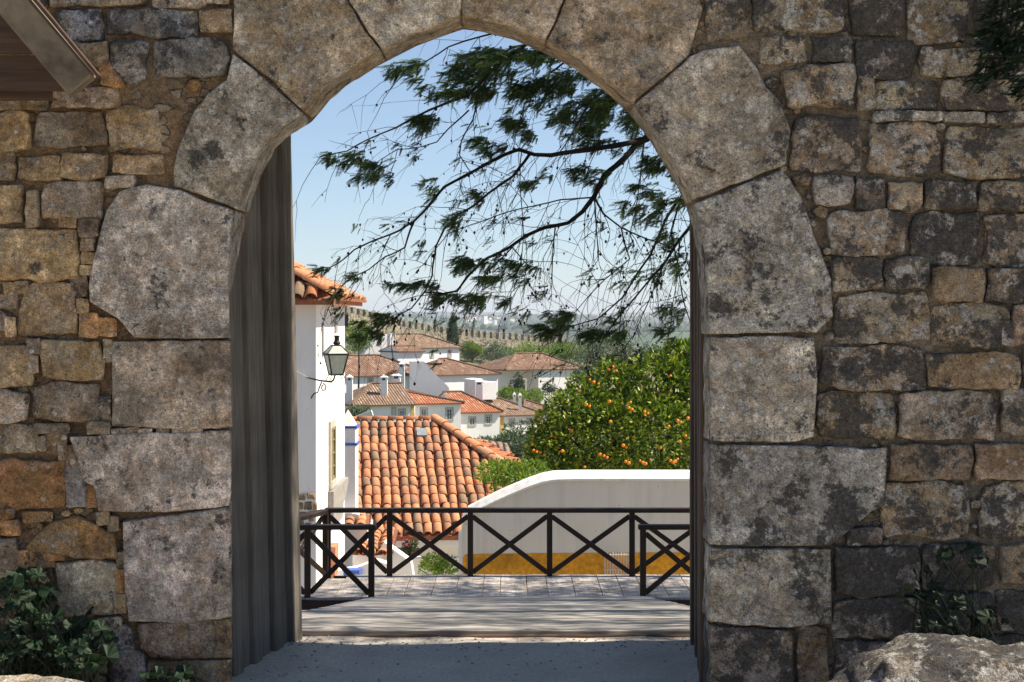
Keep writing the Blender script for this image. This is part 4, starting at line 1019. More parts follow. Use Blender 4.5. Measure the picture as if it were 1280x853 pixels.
def keepf(U, Sx):
    q = E0 + ud*U + s_.normalized()*Sx; f = Sx/sl2
    right = (4.2 + .60*pl*(1-f))
    return .0 < U < right-.12 and Sx < sl2 and q.x < .05 and q.x > -4.75 + .0 
lay(roof, E0, ud, s_, keepf, 36, 13, step=sl2/13, budget=bud)
# right hand slope
e2 = (A-E1); dn = Vector((.53, -.05, -.37)); rs_u = (-vd*1.0+ud*.02).normalized(); 
nrm = (A-E1).cross(rs_u).normalized(); nrm = nrm if nrm.z > 0 else -nrm
ss = nrm.cross(rs_u).normalized(); ss = ss if ss.z > 0 else -ss
top = A.copy()
def keepr(U, Sx):
    q = E1 + rs_u*U + ss*Sx
    t = (A.z-q.z)/rise
    # below the hip line and above the rear verge
    ax = (q-A).dot(vd); ay = (q-A).dot(ud)
    return q.z < A.z-.02 and ay > .60*max(ax, 0)+.03 and ax > -2.0+.0*ay and ax < pl and ay < 3.0
uu = rs_u if rs_u.cross(ss).z > 0 else -rs_u
lay(roof, E1 if uu == rs_u else E1, uu, ss, (keepr if uu == rs_u else (lambda U, Sx: keepr(-U, Sx))), 36, 10, u0=0 if uu == rs_u else -36*.215, stuffcover=True)
ridge(roof, E1+Vector((0,0,.05)), A+Vector((0,0,.06)), 13, .15); ridge(roof, Lr+Vector((0,0,.04)), A+Vector((0,0,.03)), 11, .12)
for (px, py) in ((464, 549), (527, 546)):
    q = P(px, py, 39.2); m = MB(); c = q; un = ud*.12; sn = s_.normalized()*.20; nn = ud.cross(s_).normalized()*.14
    m.face([c-un-sn+nn, c+un-sn+nn, c+un+sn+nn, c-un+sn+nn]); m.face([c-un-sn+nn*.4, c+un-sn+nn*.4, c+un-sn+nn, c-un-sn+nn]); m.build('glass_tile', M['skylight'], roof)
m = MB(); a = E0+Vector((0,.25,-.02)); b = E1+Vector((0,.25,-.02))
wl = MB(); wl.box(-4.6, 1.0, 35.0, 39.5, -6.4, E0.z-.10); body = wl.build('wall', M['cream'], lh)
m = MB(); m.box(-4.7, 1.1, 34.86, 35.0, E0.z-.30, E0.z-.14); m.build('cornice', M['white'], lh)
def opening(parent, x0, x1, z0, z1, y, mat='pane', frame='frame', nx=2, nz=3, fw=.06, W=I4, depthf=.05, surround=None, name='window'):
    m = MB(); 
    if surround:
        s = surround; m.box(x0-s, x0, y-.04, y+.02, z0-s, z1+s, mi=0); m.box(x1, x1+s, y-.04, y+.02, z0-s, z1+s); m.box(x0, x1, y-.04, y+.02, z1, z1+s); m.box(x0, x1, y-.05, y+.02, z0-s, z0)
    else:
        m.box(x0-.01, x1+.01, y-.02, y+.02, z1, z1+.02)
    f = m.build(name, M['surround'], parent, W)
    m = MB(); m.box(x0, x1, y-.006, y+.03, z0, z1); m.build('pane', M[mat], f, W)
    if nx:
        m = MB(); m.box(x0, x0+fw, y-.03, y-.008, z0, z1); m.box(x1-fw, x1, y-.03, y-.008, z0, z1); m.box(x0+fw, x1-fw, y-.03, y-.008, z0, z0+fw); m.box(x0+fw, x1-fw, y-.03, y-.008, z1-fw, z1)
        for i in range(1, nx): xx = x0+(x1-x0)*i/nx; m.box(xx-fw*.4, xx+fw*.4, y-.028, y-.009, z0+fw, z1-fw)
        for i in range(1, nz): zz = z0+(z1-z0)*i/nz; m.box(x0+fw, x1-fw, y-.025, y-.010, zz-fw*.25, zz+fw*.25)
        m.build('frame', M[frame], f, W)
    return f
opening(lh, PX(491,34.9), PX(524,34.9), PZ(697,34.9), PZ(676,34.9), 34.98, 'redwood', 'redwood', 2, 1, .04)
# brown roof behind it
b2 = thing('outbuilding', 'small outbuilding roof showing behind the right end of the orange roof', 'house', (-.6, 47, -6))
q1, q2, q3, q4 = P(590,562,48), P(640,567,47), P(634,554,52), P(594,548,52)
m = MB(); m.face([q1,q2,q3,q4], uv=[(0,0),(1.6,0),(1.5,1.4),(.3,1.4)]); m.face([q1-Vector((0,0,.15)), q2-Vector((0,0,.15)), q2, q1]); m.build('roof', M['roof3'], b2)
m = MB(); m.box(q1.x+.1, q2.x-.1, 48.1, 52, -6, q2.z-.4); m.build('wall', M['wfar'], b2)
b3 = thing('outbuilding', 'orange tiled roof just beyond the hip of the large orange roof', 'house', (-.4, 43, -6))
q1, q2, q3, q4 = P(618,600,40.6), P(660,582,42.5), P(604,549,46.0), P(574,549,44.5)
m = MB(); m.face([q1,q2,q3,q4]); r3 = m.build('roof', M['pan'], b3)
u3 = (q2-q1); s3 = ((q3+q4)/2-(q1+q2)/2); s3 = s3 - u3.normalized()*s3.dot(u3.normalized())
sk = ((q3+q4)/2-(q1+q2)/2).dot(u3.normalized())/s3.length
lay(r3, q1, u3, s3, lambda U, Sx: 0 < U-sk*Sx*.86 < u3.length*(1-.3*Sx/s3.length) and Sx < s3.length, 40, 16, u0=-4, stuffcover=True)
m = MB(); m.box(q1.x+.3, q2.x, 43, 45, -6, q1.z-.4); m.build('wall', M['wfar'], b3)
# ------------------------------------------------------------------ tall white house on the left
wh = thing('white_house', 'tall whitewashed house with a tiled eave and a wall lantern, left behind the gate leaf', 'house', (-4.5, 27, -4.5))
XR, YF, YB = PX(395, 25), 25.0, 29.3; EV = EYE + .27
m = MB(); m.box(-8.0, XR, YF, YB, -5.5, EV+.02); m.build('wall', M['white'], wh)
m = MB(); m.prism([(-8,EV+.02),(XR-.02,EV+.02),(-5.4,EV+1.25)], YB-.2, YB); m.build('gable', M['white'], wh)
ov = .30; sp = .50
ea, eb = Vector((XR+ov, YF-ov, EV)), Vector((XR+ov, YB+.25, EV))
rt = 2.6; ra = Vector((XR+ov-rt, YF-ov+rt, EV+rt*sp)); rb = Vector((XR+ov-rt, YB+.25, EV+rt*sp)); ec = Vector((-8.4, YF-ov, EV)); rc = Vector((-8.4, YF-ov+rt, EV+rt*sp))
m = MB(); m.face([ea, eb, rb, ra]); m.face([ec, ea, ra, rc]); 
dz = Vector((0,0,-.1)); m.face([ea+dz, ea, eb, eb+dz]); m.face([ec+dz, ec, ea, ea+dz]); m.face([ec+dz, ea+dz, Vector((XR,YF,EV-.06)), Vector((-8.4,YF,EV-.06))]); m.face([ea+dz, eb+dz, Vector((XR,YB,EV-.06)), Vector((XR,YF,EV-.06))])
wr = m.build('roof', M['pan'], wh); bud = [230]
su = Vector((-1, 0, sp)).normalized(); slr = rt*sqrt(1+sp*sp)
lay(wr, ea, Vector((0,1,0)), su, lambda U, Sx: Sx < slr and U > Sx/slr*rt+.05 and U < YB-YF+ov+.25, 24, 7, budget=bud)
sf = Vector((0, 1, sp)).normalized()
lay(wr, ea-Vector((3.9,0,0)), Vector((1,0,0)), sf, lambda U, Sx: Sx < slr and U < 3.9-Sx/slr*rt-.02, 19, 7, budget=bud)
ridge(wr, ea+Vector((-.05,.05,.07)), ra+Vector((0,0,.07)), 8, .12)
# window on the sunlit side wall (faces +X): build it in a frame turned by 90 degrees
Ws = Matrix.Translation((XR, YF, 0)) @ Matrix.Rotation(pi/2, 4, 'Z')     # local x runs back along the wall, local -y looks out
yw = lambda px: -XR*F/(CX-px) - YF
z0, z1 = PZ(601, 27), PZ(535, 27)
opening(wh, yw(411.5), yw(417), z0, z1, 0.0, 'olivepaint', 'olivepaint', 1, 4, .05, Ws, surround=.12)
m = MB(); a = yw(409.5); b = yw(422)
m.prism([(a, z0-.75), (a, z0-.14), (b+.9, z0-.14), (b+.9,z0-.24), (b+.62,z0-.30), (b+.45,z0-.45), (b+.1,z0-.5), (b-.1,z0-.75)], -.10, -.003, Ws); m.build('stone_apron', M['concrete'], wh)
m = MB(); m.box(yw(402), yw(404), -.02, -.004, PZ(445,26), PZ(404,26), Ws); m.box(yw(418), yw(421), -.02, -.004, PZ(416,27), PZ(402,27), Ws); m.build('wall_bracket', M['concrete'], wh)
# exposed rubble at the foot of the shaded front
for (x0, y0, x1, y1) in ((372,617,382,626),(383,616,394,625),(372,628,379,638),(380,627,390,637),(391,628,396,640),(372,640,384,650),(385,639,393,652),(372,652,380,664),(381,654,392,666),(372,668,388,680)):
    k = YF/F; poly = [((x-CX)*k, EYE-(y-HY)*k) for x, y in ((x0,y0),(x1,y0),(x1,y1),(x0,y1))]
    D_s = D0; globals()['D0'] = YF; o = stone(poly, random.choice('ob'), prot=.03, depth=.05, r=.03, step=.04, jag=1.5, par=wh); globals()['D0'] = D_s
# lantern
ln = thing('wall_lantern', 'old iron street lantern on a scrolled bracket at the corner of the white house', 'lantern', (XR-.15, YF, 0))
dL = 24.55; C = P(419, 447, dL); k = dL/F
m = MB(); m.tube([P(383,472,24.98), P(400,476,24.75), P(414,477.5,dL), P(417,475,dL), P(419,468.5,dL)], [.012,.014,.016,.014,.012], 6)
m.tube([P(389,498,24.98), P(391,494,24.9), P(393,492,24.85), P(397,491,24.8), P(399,485,24.75), P(402,478,24.7)], .011, 6)
sc = [P(404+4.2*(1-t*.08)*cos(-pi*.5+t*1.1)*(1-.06*t), 484.5+5.5*sin(-pi*.5+t*1.1)*(1-.07*t), 24.7) for t in range(7)]
m.tube(sc, .010, 6); m.tube([P(414,477,dL), P(417,481,dL), P(414,483,dL), P(410,481,dL)], .005, 5); m.build('bracket', M['iron'], ln)
m = MB(); m.tube([P(370,464,24.97), P(385,472,24.9)], .006, 4); m.build('cable', M['frame'], ln)
def sq(cx, py, hw, rot=.35):
    c = P(cx, py, dL); return [c+Vector((cos(rot+pi/4+i*pi/2)*hw*1.414*k, sin(rot+pi/4+i*pi/2)*hw*1.414*k, 0)) for i in range(4)]
B, T, R1, R2 = sq(420,468.5,7.2), sq(420,443,12.4), sq(420,442,13.4), sq(420,432,5.2)
for i in range(4):
    j = (i+1)%4; g_ = MB(); g_.face([B[i],B[j],T[j],T[i]]); g_.build('glass_pane', M['lampglass'], ln)
    g_ = MB(); g_.face([R1[i],R1[j],R2[j],R2[i]]); g_.build('hood_pane', M['lampglass'], ln)
m = MB()
for i in range(4):
    j = (i+1)%4; m.bar(B[i],T[i],.020,.020); m.bar(B[i],B[j],.022,.022); m.bar(T[i],T[j],.035,.03); m.bar(R1[i],R2[i],.015,.015); m.bar(R2[i],R2[j],.018,.018)
    q = B[i]+(B[i]-P(420,468.5,dL))*.25; m.tube([B[i], q+Vector((0,0,-.05)), q+(B[i]-P(420,468.5,dL))*.2+Vector((0,0,-.09))], .006, 4)
m.build('frame', M['iron'], ln)
m = MB(); m.smooth = True; m.tube([P(421,y,dL) for y in (432.5,431,429.5,428.5,427,425,421,420.5,419.8,419.5)], [r*k for r in (3.2,3.4,4.8,4.8,3.4,3.0,3.0,6.0,6.0,.5)], 12); m.build('chimney_cap', M['iron'], ln)
m = MB(); m.tube([P(420,468,dL), P(420,462,dL), P(420,460,dL), P(420,455,dL)], [.02,.02,.045,.02], 8); m.build('burner', M['iron'], ln)
# white pier with blue bands behind the house
pr = thing('pier', 'square white pier with a pyramid top and two blue bands beside the orange roof', 'pier', (-3.05, 31, -4.8))
x0, x1 = PX(424, 31), PX(446, 31); zt = PZ(534, 31)
m = MB(); m.box(x0, x1, 30.7, 31.3, -5.5, zt); m.build('shaft', M['white'], pr)
m = MB(); c = Vector(((x0+x1)/2, 31, PZ(512, 31))); q = [(x0,30.7,zt),(x1,30.7,zt),(x1,31.3,zt),(x0,31.3,zt)]
for i in range(4): m.face([q[i], q[(i+1)%4], c])
m.build('pyramid_top', M['cream'], pr)
for zz in (533, 554): m = MB(); m.box(x0-.03, x1+.03, 30.67, 31.33, PZ(zz+1.5,31), PZ(zz-1.5,31)); m.build('blue_band', M['blue'], pr)
m = MB(); m.prism([(x0-.1,PZ(650,30.5)),(PX(450,30.5),PZ(650,30.5)),(PX(450,30.5),PZ(642,30.5)),(PX(440,30.5),PZ(640,30.5)),(x0-.1,PZ(640,30.5))], 30.3, 30.66); m.build('plinth', M['white'], pr)
# small tiled lean-to, terracotta steps and white garden walls seen through the railing
lt = thing('lean_to', 'low lean-to with a tiled roof between the white house and the orange roof', 'shed', (-2.8, 30, -6))
o1, o2, o3, o4 = P(428,660,29.6), P(458,660,29.6), P(456,642,31), P(430,642,31)
m = MB(); m.face([o1,o2,o3,o4]); r_ = m.build('roof', M['pan'], lt); lay(r_, o1, o2-o1, o4-o1, lambda U, Sx: U < (o2-o1).length and Sx < (o4-o1).length, 3, 3, budget=[20])
m = MB(); m.box(PX(420,29.6), PX(458,29.6), 29.8, 31, -6, PZ(662,29.6)); m.build('wall', M['white'], lt)
mt = thing('low_roof', 'small mossy tiled roof sloping down behind the left end of the landing', 'roof', (-2.3, 30, -6))
o1, o2, o3, o4 = P(440,694,28.6), P(478,694,28.6), P(486,664,31.5), P(452,664,31.5)
m = MB(); m.face([o1,o2,o3,o4]); r_ = m.build('roof_slab', M['pan'], mt); lay(r_, o1, o2-o1, o4-o1, lambda U, Sx: U < (o2-o1).length and Sx < (o4-o1).length-.1, 3, 8, budget=[40])
m = MB(); m.box(PX(440,28.7), PX(478,28.7), 28.8, 30.5, -6, PZ(696,28.6)); m.build('wall', M['white'], mt)
tt = thing('terracotta_slope', 'terracotta tiled stair roof seen between the railing posts, lower left', 'roof', (-3.4, 27, -6))
m = MB(); m.prism([(PX(384,26.6),PZ(700,26.6)),(PX(402,26.6),PZ(682,26.6)),(PX(421,26.6),PZ(682,26.6)),(PX(420,26.6),PZ(720,26.6)),(PX(384,26.6),PZ(760,26.6))], 26.4, 26.9); m.build('slab', plain('terracotta_slab', (.55,.22,.12), .85, 6, .3), tt)
gwl = thing('garden_wall', 'low white garden wall with a gabled end in front of the lower house', 'wall', (-2, 29, -6))
m = MB(); m.prism([(PX(470,29),PZ(740,29)),(PX(470,29),PZ(694,29)),(PX(481,29),PZ(677,29)),(PX(492,29),PZ(686,29)),(PX(514,29),PZ(702,29)),(PX(520,29),PZ(740,29))], 28.9, 29.3); m.build('gable_end', M['white'], gwl)
m = MB(); m.prism([(PX(416,28),PZ(760,28)),(PX(416,28),PZ(714,28)),(PX(446,28),PZ(709,28)),(PX(470,28),PZ(700,28)),(PX(488,28),PZ(705,28)),(PX(488,28),PZ(760,28))], 27.9, 28.2); m.build('wall', M['white'], gwl)
m = MB(); m.prism([(PX(515,30),PZ(760,30)),(PX(515,30),PZ(697,30)),(PX(580,30),PZ(697,30)),(PX(580,30),PZ(760,30))], 29.9, 30.2); m.build('wall', M['cream'], gwl)
m = MB(); m.box(PX(430,27.7), PX(450,27.7), 27.6, 27.88, PZ(722,27.7), PZ(712,27.7)); m.build('blue_band', M['blue'], gwl)
# ------------------------------------------------------------------ cream wall with ochre base
cw = thing('boundary_wall', 'pale rendered wall with a curved white coping and an ochre painted base beyond the landing', 'wall', (1, 25, -5))
prof = [(577,648),(585,634),(600,626),(620,616),(640,607),(662,598),(678,592.5),(692,590),(720,589),(1060,589)]
y0, y1 = 25.0, 25.45; pp = [(PX(x, y0), PZ(y+11, y0)) for x, y in prof]
m = MB(); m.prism([(pp[0][0], -5.5)]+pp+[(pp[-1][0], -5.5)], y0, y1); m.build('wall', M['cream'], cw)
m = MB(); prev = None
for (x, y) in prof:
    X = PX(x, y0); z = PZ(y, y0); ring = [(X, y0-.05, z-.15), (X, y0-.055, z-.115), (X, y0+.06, z-.02), (X, y0+.2, z), (X, y1, z-.03), (X, y1+.05, z-.15)]
    if prev:
        for i in range(5): m.face([prev[i], ring[i], ring[i+1], prev[i+1]])
    prev = ring
m.build('coping', M['coping'], cw)
m = MB(); m.prism([(PX(578.5,y0),-5.4),(PX(578.5,y0),PZ(697,y0)),(PX(582,y0),PZ(693,y0)),(PX(660,y0),PZ(692,y0)),(PX(1060,y0),PZ(689,y0)),(PX(1060,y0),-5.4)], y0-.006, y0-.001); m.build('painted_base', M['ochre'], cw)
m = MB(); m.box(pp[0][0]-.05, PX(584,y0), y0+.02, y1-.02, -5.5, pp[0][1]-.1); m.build('end_pier', M['white'], cw)
gg = thing('metal_grille', 'small pale barred grille standing against the ochre base of the wall', 'grille', (PX(775,24.8), 24.8, -4))
m = MB()
for i in range(10): x = PX(756+i*3.4, 24.8); m.tube([(x,24.8+.02*sin(i*2),-3.9),(x,24.8,PZ(690.5+(i%3)*.8,24.8))], .009, 5)
m.build('bars', M['frame'], gg)
m = MB(); 
for yy in (694, 712): m.tube([(PX(754,24.8),24.79,PZ(yy,24.8)), (PX(789,24.8),24.79,PZ(yy,24.8))], .010, 5)
m.build('crossbar', M['frame'], gg)
# ------------------------------------------------------------------ near garden plants
ot = thing('orange_tree', 'dense orange tree full of ripe oranges behind the pale wall', 'tree', (3.0, 31, -5))
L = [(P(x,y,d), (rx*d/F, rx*d/F, ry*d/F)) for x,y,rx,ry,d in ((850,560,90,80,31),(800,545,85,70,30.5),(748,548,70,60,30.3),(705,562,48,42,30),(682,575,28,24,30),(735,510,48,38,30.5),(772,492,50,42,31),(820,480,58,46,31),(862,462,48,40,31.5),(706,512,28,25,30),(680,540,22,18,30),(690,590,45,30,30),(900,500,90,80,31.5),(672,552,14,12,30),(722,482,15,15,30.5),(762,462,17,15,31),(848,444,24,20,31.5),(940,560,80,80,32),(685,525,18,14,30))]
m = MB(); L = [(c, (r[0]*.86, r[1]*.86, r[2]*.86)) for c, r in L]; leafcrown(m, L, 33000, .115, .48); tag(m.build('crown', M['leaf_orange'], ot), kind='stuff')
m = MB(); m.tube([(3.0,31,-5),(2.9,31,-3.5),(3.0,31,-2.4)], [.16,.13,.1], 8)
for c, r in L: m.tube([(3.0,31,-2.6), (Vector((3,31,-2.4))+c)/2+Vector((0,0,.1)), c], [.06,.04,.015], 5)
m.build('trunk', M['bark'], ot)
fm = MB(); fm.smooth = True; n = 8
for j in range(7):
    for i in range(n): th = pi*j/6; a = 2*pi*i/n; fm.v.append((.032*sin(th)*cos(a), .032*sin(th)*sin(a), .031*cos(th)))
for j in range(6):
    for i in range(n): fm.f.append((j*n+i, (j+1)*n+i, (j+1)*n+(i+1)%n, j*n+(i+1)%n)); fm.uv.append(None); fm.mi.append(0)
fme = fm.mesh('orange', M['fruit'])
OR = [(766,459),(761,462),(770,464),(737,475),(742,478),(748,480),(715,485),(720,488),(745,491),(733,506),(762,502),(788,503),(763,527),(708,532),(714,539),(712,536),(666,556),(667,563),(676,566),(698,560),(703,564),(750,568),(755,570),(782,577),(800,576),(803,578),(792,550),(779,557),(836,533),(847,526),(860,523),(850,552),(838,576),(847,574),(844,577),(786,510),(806,515),(821,490),(674,525),(838,470),(826,560),(690,545),(731,584),(857,545)]
for x, y in OR:
    d = 29.3 + (.4 if x < 720 else 0) - (.3 if y > 560 else 0) + (.9 if y < 500 else 0)
    for kk in range(2 if random.random() < .3 else 1):
        inst('orange', fme, ot, Matrix.Translation(P(x+kk*4, y+kk*2, d+random.uniform(-.1,.2))) @ Matrix.Scale(random.uniform(.7,1.1), 4))
bush('shrub', 'yellow green shrub spilling over the sloping end of the pale wall', 'shrub', tuple(P(645,598,26.6)), (.62,.5,.30), 2600, .075, M['leaf_light'], 12, -5, k=.5)
bush('shrub', 'pale green shrub between the landing and the garden wall', 'shrub', tuple(P(548,708,26.5)), (.42,.4,.24), 2200, .05, M['leaf_light'], 10, -5.2, k=.5)
bush('potted_flowers', 'pink flowering plant in front of the red brown door of the lower house', 'plant', tuple(P(512,684,32.5)), (.16,.15,.2), 420, .06, M['leaf_dark'], 5, -4.8)
mm = plain('pink_petals', (.55,.06,.14), .7, 20, .2); m = MB(); leafcrown(m, [((*P(508,678,32.4),), (.10,.08,.08))], 46, .05); 
pf = thing('pink_flowers', 'small cluster of pink blossoms against the red brown door', 'flowers', tuple(P(508,680,32.4))); tag(m.build('petals', mm, pf), kind='stuff')
bush('olive_tree', 'grey green olive tree beyond the right end of the orange roof', 'tree', tuple(P(632,552,62)), (1.4,1.2,.75), 3600, .15, M['leaf_olive'], 14, -7)
bush('shrub', 'grey green shrub in the garden above the orange roof, beside the pier', 'shrub', tuple(P(448,517,75)), (.8,.8,.4), 900, .16, M['leaf_olive'], 8, -6.5)
# ------------------------------------------------------------------ town houses
def house(lab, x0, x1, ev, base, rg, d, dep, yaw=0, hl=0.0, hr=0.0, mat='roof1', wins=(), chim=(), ov=.3, corner=None, wallmat='wfar', porch=0):
    yaw = yaw+34
    X0, X1 = PX(x0, d), PX(x1, d); w = X1-X0; zb = PZ(base, d)-1.5; ze = PZ(ev, d)
    cyaw = radians(yaw); dm = d+dep/2*cos(cyaw); zr = PZ(rg, dm); h = ze-zb; rise = max(.5, zr-ze)
    W = Matrix.Translation((X0, d, zb)) @ Matrix.Rotation(cyaw, 4, 'Z'); w = w/cos(cyaw)
    t = thing('house', lab, 'house', (X0, d, zb))
    m = MB()
    if porch: m.box(porch, w, 0, dep, 0, h); m.box(0, porch, 2.2, dep-.01, 0, h-.003)
    else: m.box(0, w, 0, dep, 0, h)
    if hl == 0: m.prism([(0,0),(dep,0),(dep/2,rise-.06)], -.002, .15, W and Matrix.Translation((.15,0,h)) @ Matrix.Rotation(pi/2,4,'Z'))
    if hr == 0: m.prism([(0,0),(dep,0),(dep/2,rise-.06)], 0.0, .15, Matrix.Translation((w,0,h)) @ Matrix.Rotation(pi/2,4,'Z'))
    m.build('wall', M[wallmat], t, W)
    m = MB(); a0, a1 = -ov*(1 if hl else .35), w+ov*(1 if hr else .35); y0, y1 = -ov, dep+ov; zz = h-.04
    r0, r1 = a0+hl, a1-hr; ym = dep/2; zt = h+rise; sl = sqrt((ym-y0)**2+(zt-zz)**2)
    q = lambda *p: [Vector(v) for v in p]
    m.face(q((a0,y0,zz),(a1,y0,zz),(r1,ym,zt),(r0,ym,zt)), [(a0,0),(a1,0),(r1,sl),(r0,sl)])
    m.face(q((a1,y1,zz),(a0,y1,zz),(r0,ym,zt),(r1,ym,zt)), [(a1,0),(a0,0),(r0,sl),(r1,sl)])
    if hr: m.face(q((a1,y0,zz),(a1,y1,zz),(r1,ym,zt)), [(y0,0),(y1,0),(ym,sl)])
    if hl: m.face(q((a0,y1,zz),(a0,y0,zz),(r0,ym,zt)), [(y1,0),(y0,0),(ym,sl)])
    m.face(q((a0,y0,zz-.14),(a1,y0,zz-.14),(a1,y0,zz),(a0,y0,zz))); m.face(q((a1,y0,zz-.14),(a1,y1,zz-.14),(a1,y1,zz),(a1,y0,zz))); m.face(q((a0,y0,zz),(a0,y1,zz),(a0,y1,zz-.14),(a0,y0,zz-.14)))
    m.face(q((a0,y0,zz-.14),(a0,y1,zz-.14),(a1,y1,zz-.14),(a1,y0,zz-.14)))
    if hl == 0 or hr == 0: pass
    roof = m.build('roof', M[mat], t, W)
    rm = MB(); rm.tube([(r0,ym,zt+.03),(r1,ym,zt+.03)], .13, 6)
    if hr: rm.tube([(r1,ym,zt+.03),(a1,y0,zz+.05)], .12, 6)
    if hl: rm.tube([(r0,ym,zt+.03),(a0,y0,zz+.05)], .12, 6)
    rm.build('ridge_cap', M['roof3'], roof, W)
    for (px, py, ww, hh) in wins:
        u = (PX(px, d)-X0)/cos(cyaw); zc = PZ(py, d)-zb; k = d/F
        opening(t, u-ww*k/2, u+ww*k/2, zc-hh*k/2, zc+hh*k/2, 0, 'pane', 'frame', 2, 3, .07, W, surround=.13)
    for c in chim:
        px, yt, yb, ww = c[:4]; dc = c[4] if len(c) > 4 else d+2; chimney(roof, px, yt, yb, ww, dc)
    if corner:
        m = MB(); k = d/F; u0 = (PX(corner[0], d)-X0)/cos(cyaw); u1 = (PX(corner[1], d)-X0)/cos(cyaw); m.box(u0, u1, -.03, -.004, 0, h-.1); m.build('yellow_corner', M['yellow'], t, W)
    return t
def chimney(parent, px, yt, yb, ww, d):
    k = d/F; x = PX(px, d); hw = ww*k/2; z1 = PZ(yt, d); z0 = PZ(yb, d)-1.2
    m = MB(); m.box(x-hw, x+hw, d-hw, d+hw, z0, z1-.55)
    zc = z1-.55
    for sx in (-1, 1):
        for sy in (-1, 1): m.box(x+sx*hw*.75-.07, x+sx*hw*.75+.07, d+sy*hw*.75-.07, d+sy*hw*.75+.07, zc, zc+.22)
    m.box(x-hw*1.2, x+hw*1.2, d-hw*1.2, d+hw*1.2, zc+.22, zc+.30)
    q = [(x-hw*1.1,d-hw*1.1,zc+.30),(x+hw*1.1,d-hw*1.1,zc+.30),(x+hw*1.1,d+hw*1.1,zc+.30),(x-hw*1.1,d+hw*1.1,zc+.30)]
    for i in range(4): m.face([q[i], q[(i+1)%4], (x,d,z1)])
    o = m.build('chimney', M['wfar'], parent); m = MB(); m.box(x-hw*.62, x+hw*.62, d-hw*.62, d+hw*.62, zc, zc+.22); m.build('flue', M['pane'], o)
house('white house with the highest brown roof, below the cypress', 493, 572, 435, 452, 418.5, 190, 8, 6, 0, 3.2, 'roof3', ((538,444.5,4.5,7),(560,443.5,4,6.5)))
house('low white annex joined to the front of the highest house', 497, 528, 439, 470, 437, 183, 4, 0, 0, 0, 'roof1')
house('long white house with a broad brown roof behind three white chimneys', 425, 534, 470, 490, 445.5, 165, 9, 0, 0, 4.2, 'roof1', ((461,477,5.5,7),(519,479,5,8)), ((502,452,474,7.5,164),))
house('white house with a wide hipped brown roof in the middle of the town', 541, 622, 468.5, 495, 449.5, 173, 8, 0, 3.5, 4.5, 'roof1')
house('pale brown roofed house with a broad low roof, nearest on the left', 443, 516, 506, 528, 480.5, 142, 9, -14, 3.0, 0, 'roof3', ((501,517.5,7,7),(491,516,3,8)), ((480,468,492,8.5,145),(495.5,466,483,10,151),(437,468,500,7.5,144)), corner=(512,516))
house('white house with an orange red hipped roof and tall grey window', 519, 575, 504, 535, 484.5, 148, 9, -14, 0, 6.5, 'roof2', ((529.5,516.5,7,10),(561,519,7.5,14)))
house('white house with the brightest red roof and two windows', 576, 624, 515, 545, 490.5, 156, 9, -10, 0, 2.5, 'roof2', ((590,527.5,7.5,9.5),(610,526,7,10)), ((599,474,500,9,161),))
house('white house with a yellow corner and pale brown roof beside the olive tree', 625, 676, 519, 545, 499, 163, 8, -8, 0, 3.0, 'roof3', ((640,529,6,7),(662,528,5,6)), ((650,491,518,4,165),(643,490,506,3.5,168)), corner=(625,629.5))
house('small house with a dark brown roof left of the orange tree', 656, 694, 514, 535, 501, 171, 7, -8, 2, 2, 'roof1')
house('white pavilion with a pyramid shaped brown roof and a shaded porch beside the orange tree', 633, 729, 462, 495, 443, 188, 9, -6, 3.9, 3.2, 'roof1', ((655,482,5,14),), porch=4.3)
# white walls and stubs between the roofs
def wallpoly(lab, pts, d, th=.5, mat='wfar', name='town_wall_stub', cat='wall'):
    t = thing(name, lab, cat, tuple(P(*pts[0], d))); m = MB(); x0 = PX(pts[0][0], d); ya_ = radians(0 if mat != 'wfar' else (8 if name == 'stair_wall' else 24))
    W = Matrix.Translation((x0, d, 0)) @ Matrix.Rotation(ya_, 4, 'Z'); m.prism([((PX(x,d)-x0)/cos(ya_), PZ(y,d)) for x, y in pts], 0, th); m.build('wall', M[mat], t, W); return t
wallpoly('white gable wall with a sloping left edge above the long brown roof', [(452,460),(455,443),(464,428),(472,420),(493,418),(494,460)], 186, 1.2, name='gable_wall')
wallpoly('white chimney stack rising beside the highest roof', [(487.5,460),(487.5,417),(493.5,417),(493.5,460)], 185, 1.0, name='chimney_stack', cat='chimney')
wallpoly('slanting white stair wall between the brown roofs', [(512,500),(512,452),(530,452),(546,470),(561,485),(561,500)], 169, .6, name='stair_wall')
wallpoly('square white block with a small star shaped vent', [(594,500),(594,475),(604,474),(604,478),(620,478),(620,500)], 165, 3, name='white_block', cat='building')
wallpoly('low white terrace wall in front of the pavilion', [(676,505),(676,489),(700,489),(700,505)], 182, .5, name='terrace_wall')
wallpoly('pale parapet above the ridge of the orange roof', [(440,540),(443,521),(464,513),(466,519),(466,540)], 70, .3, 'cream', name='parapet')
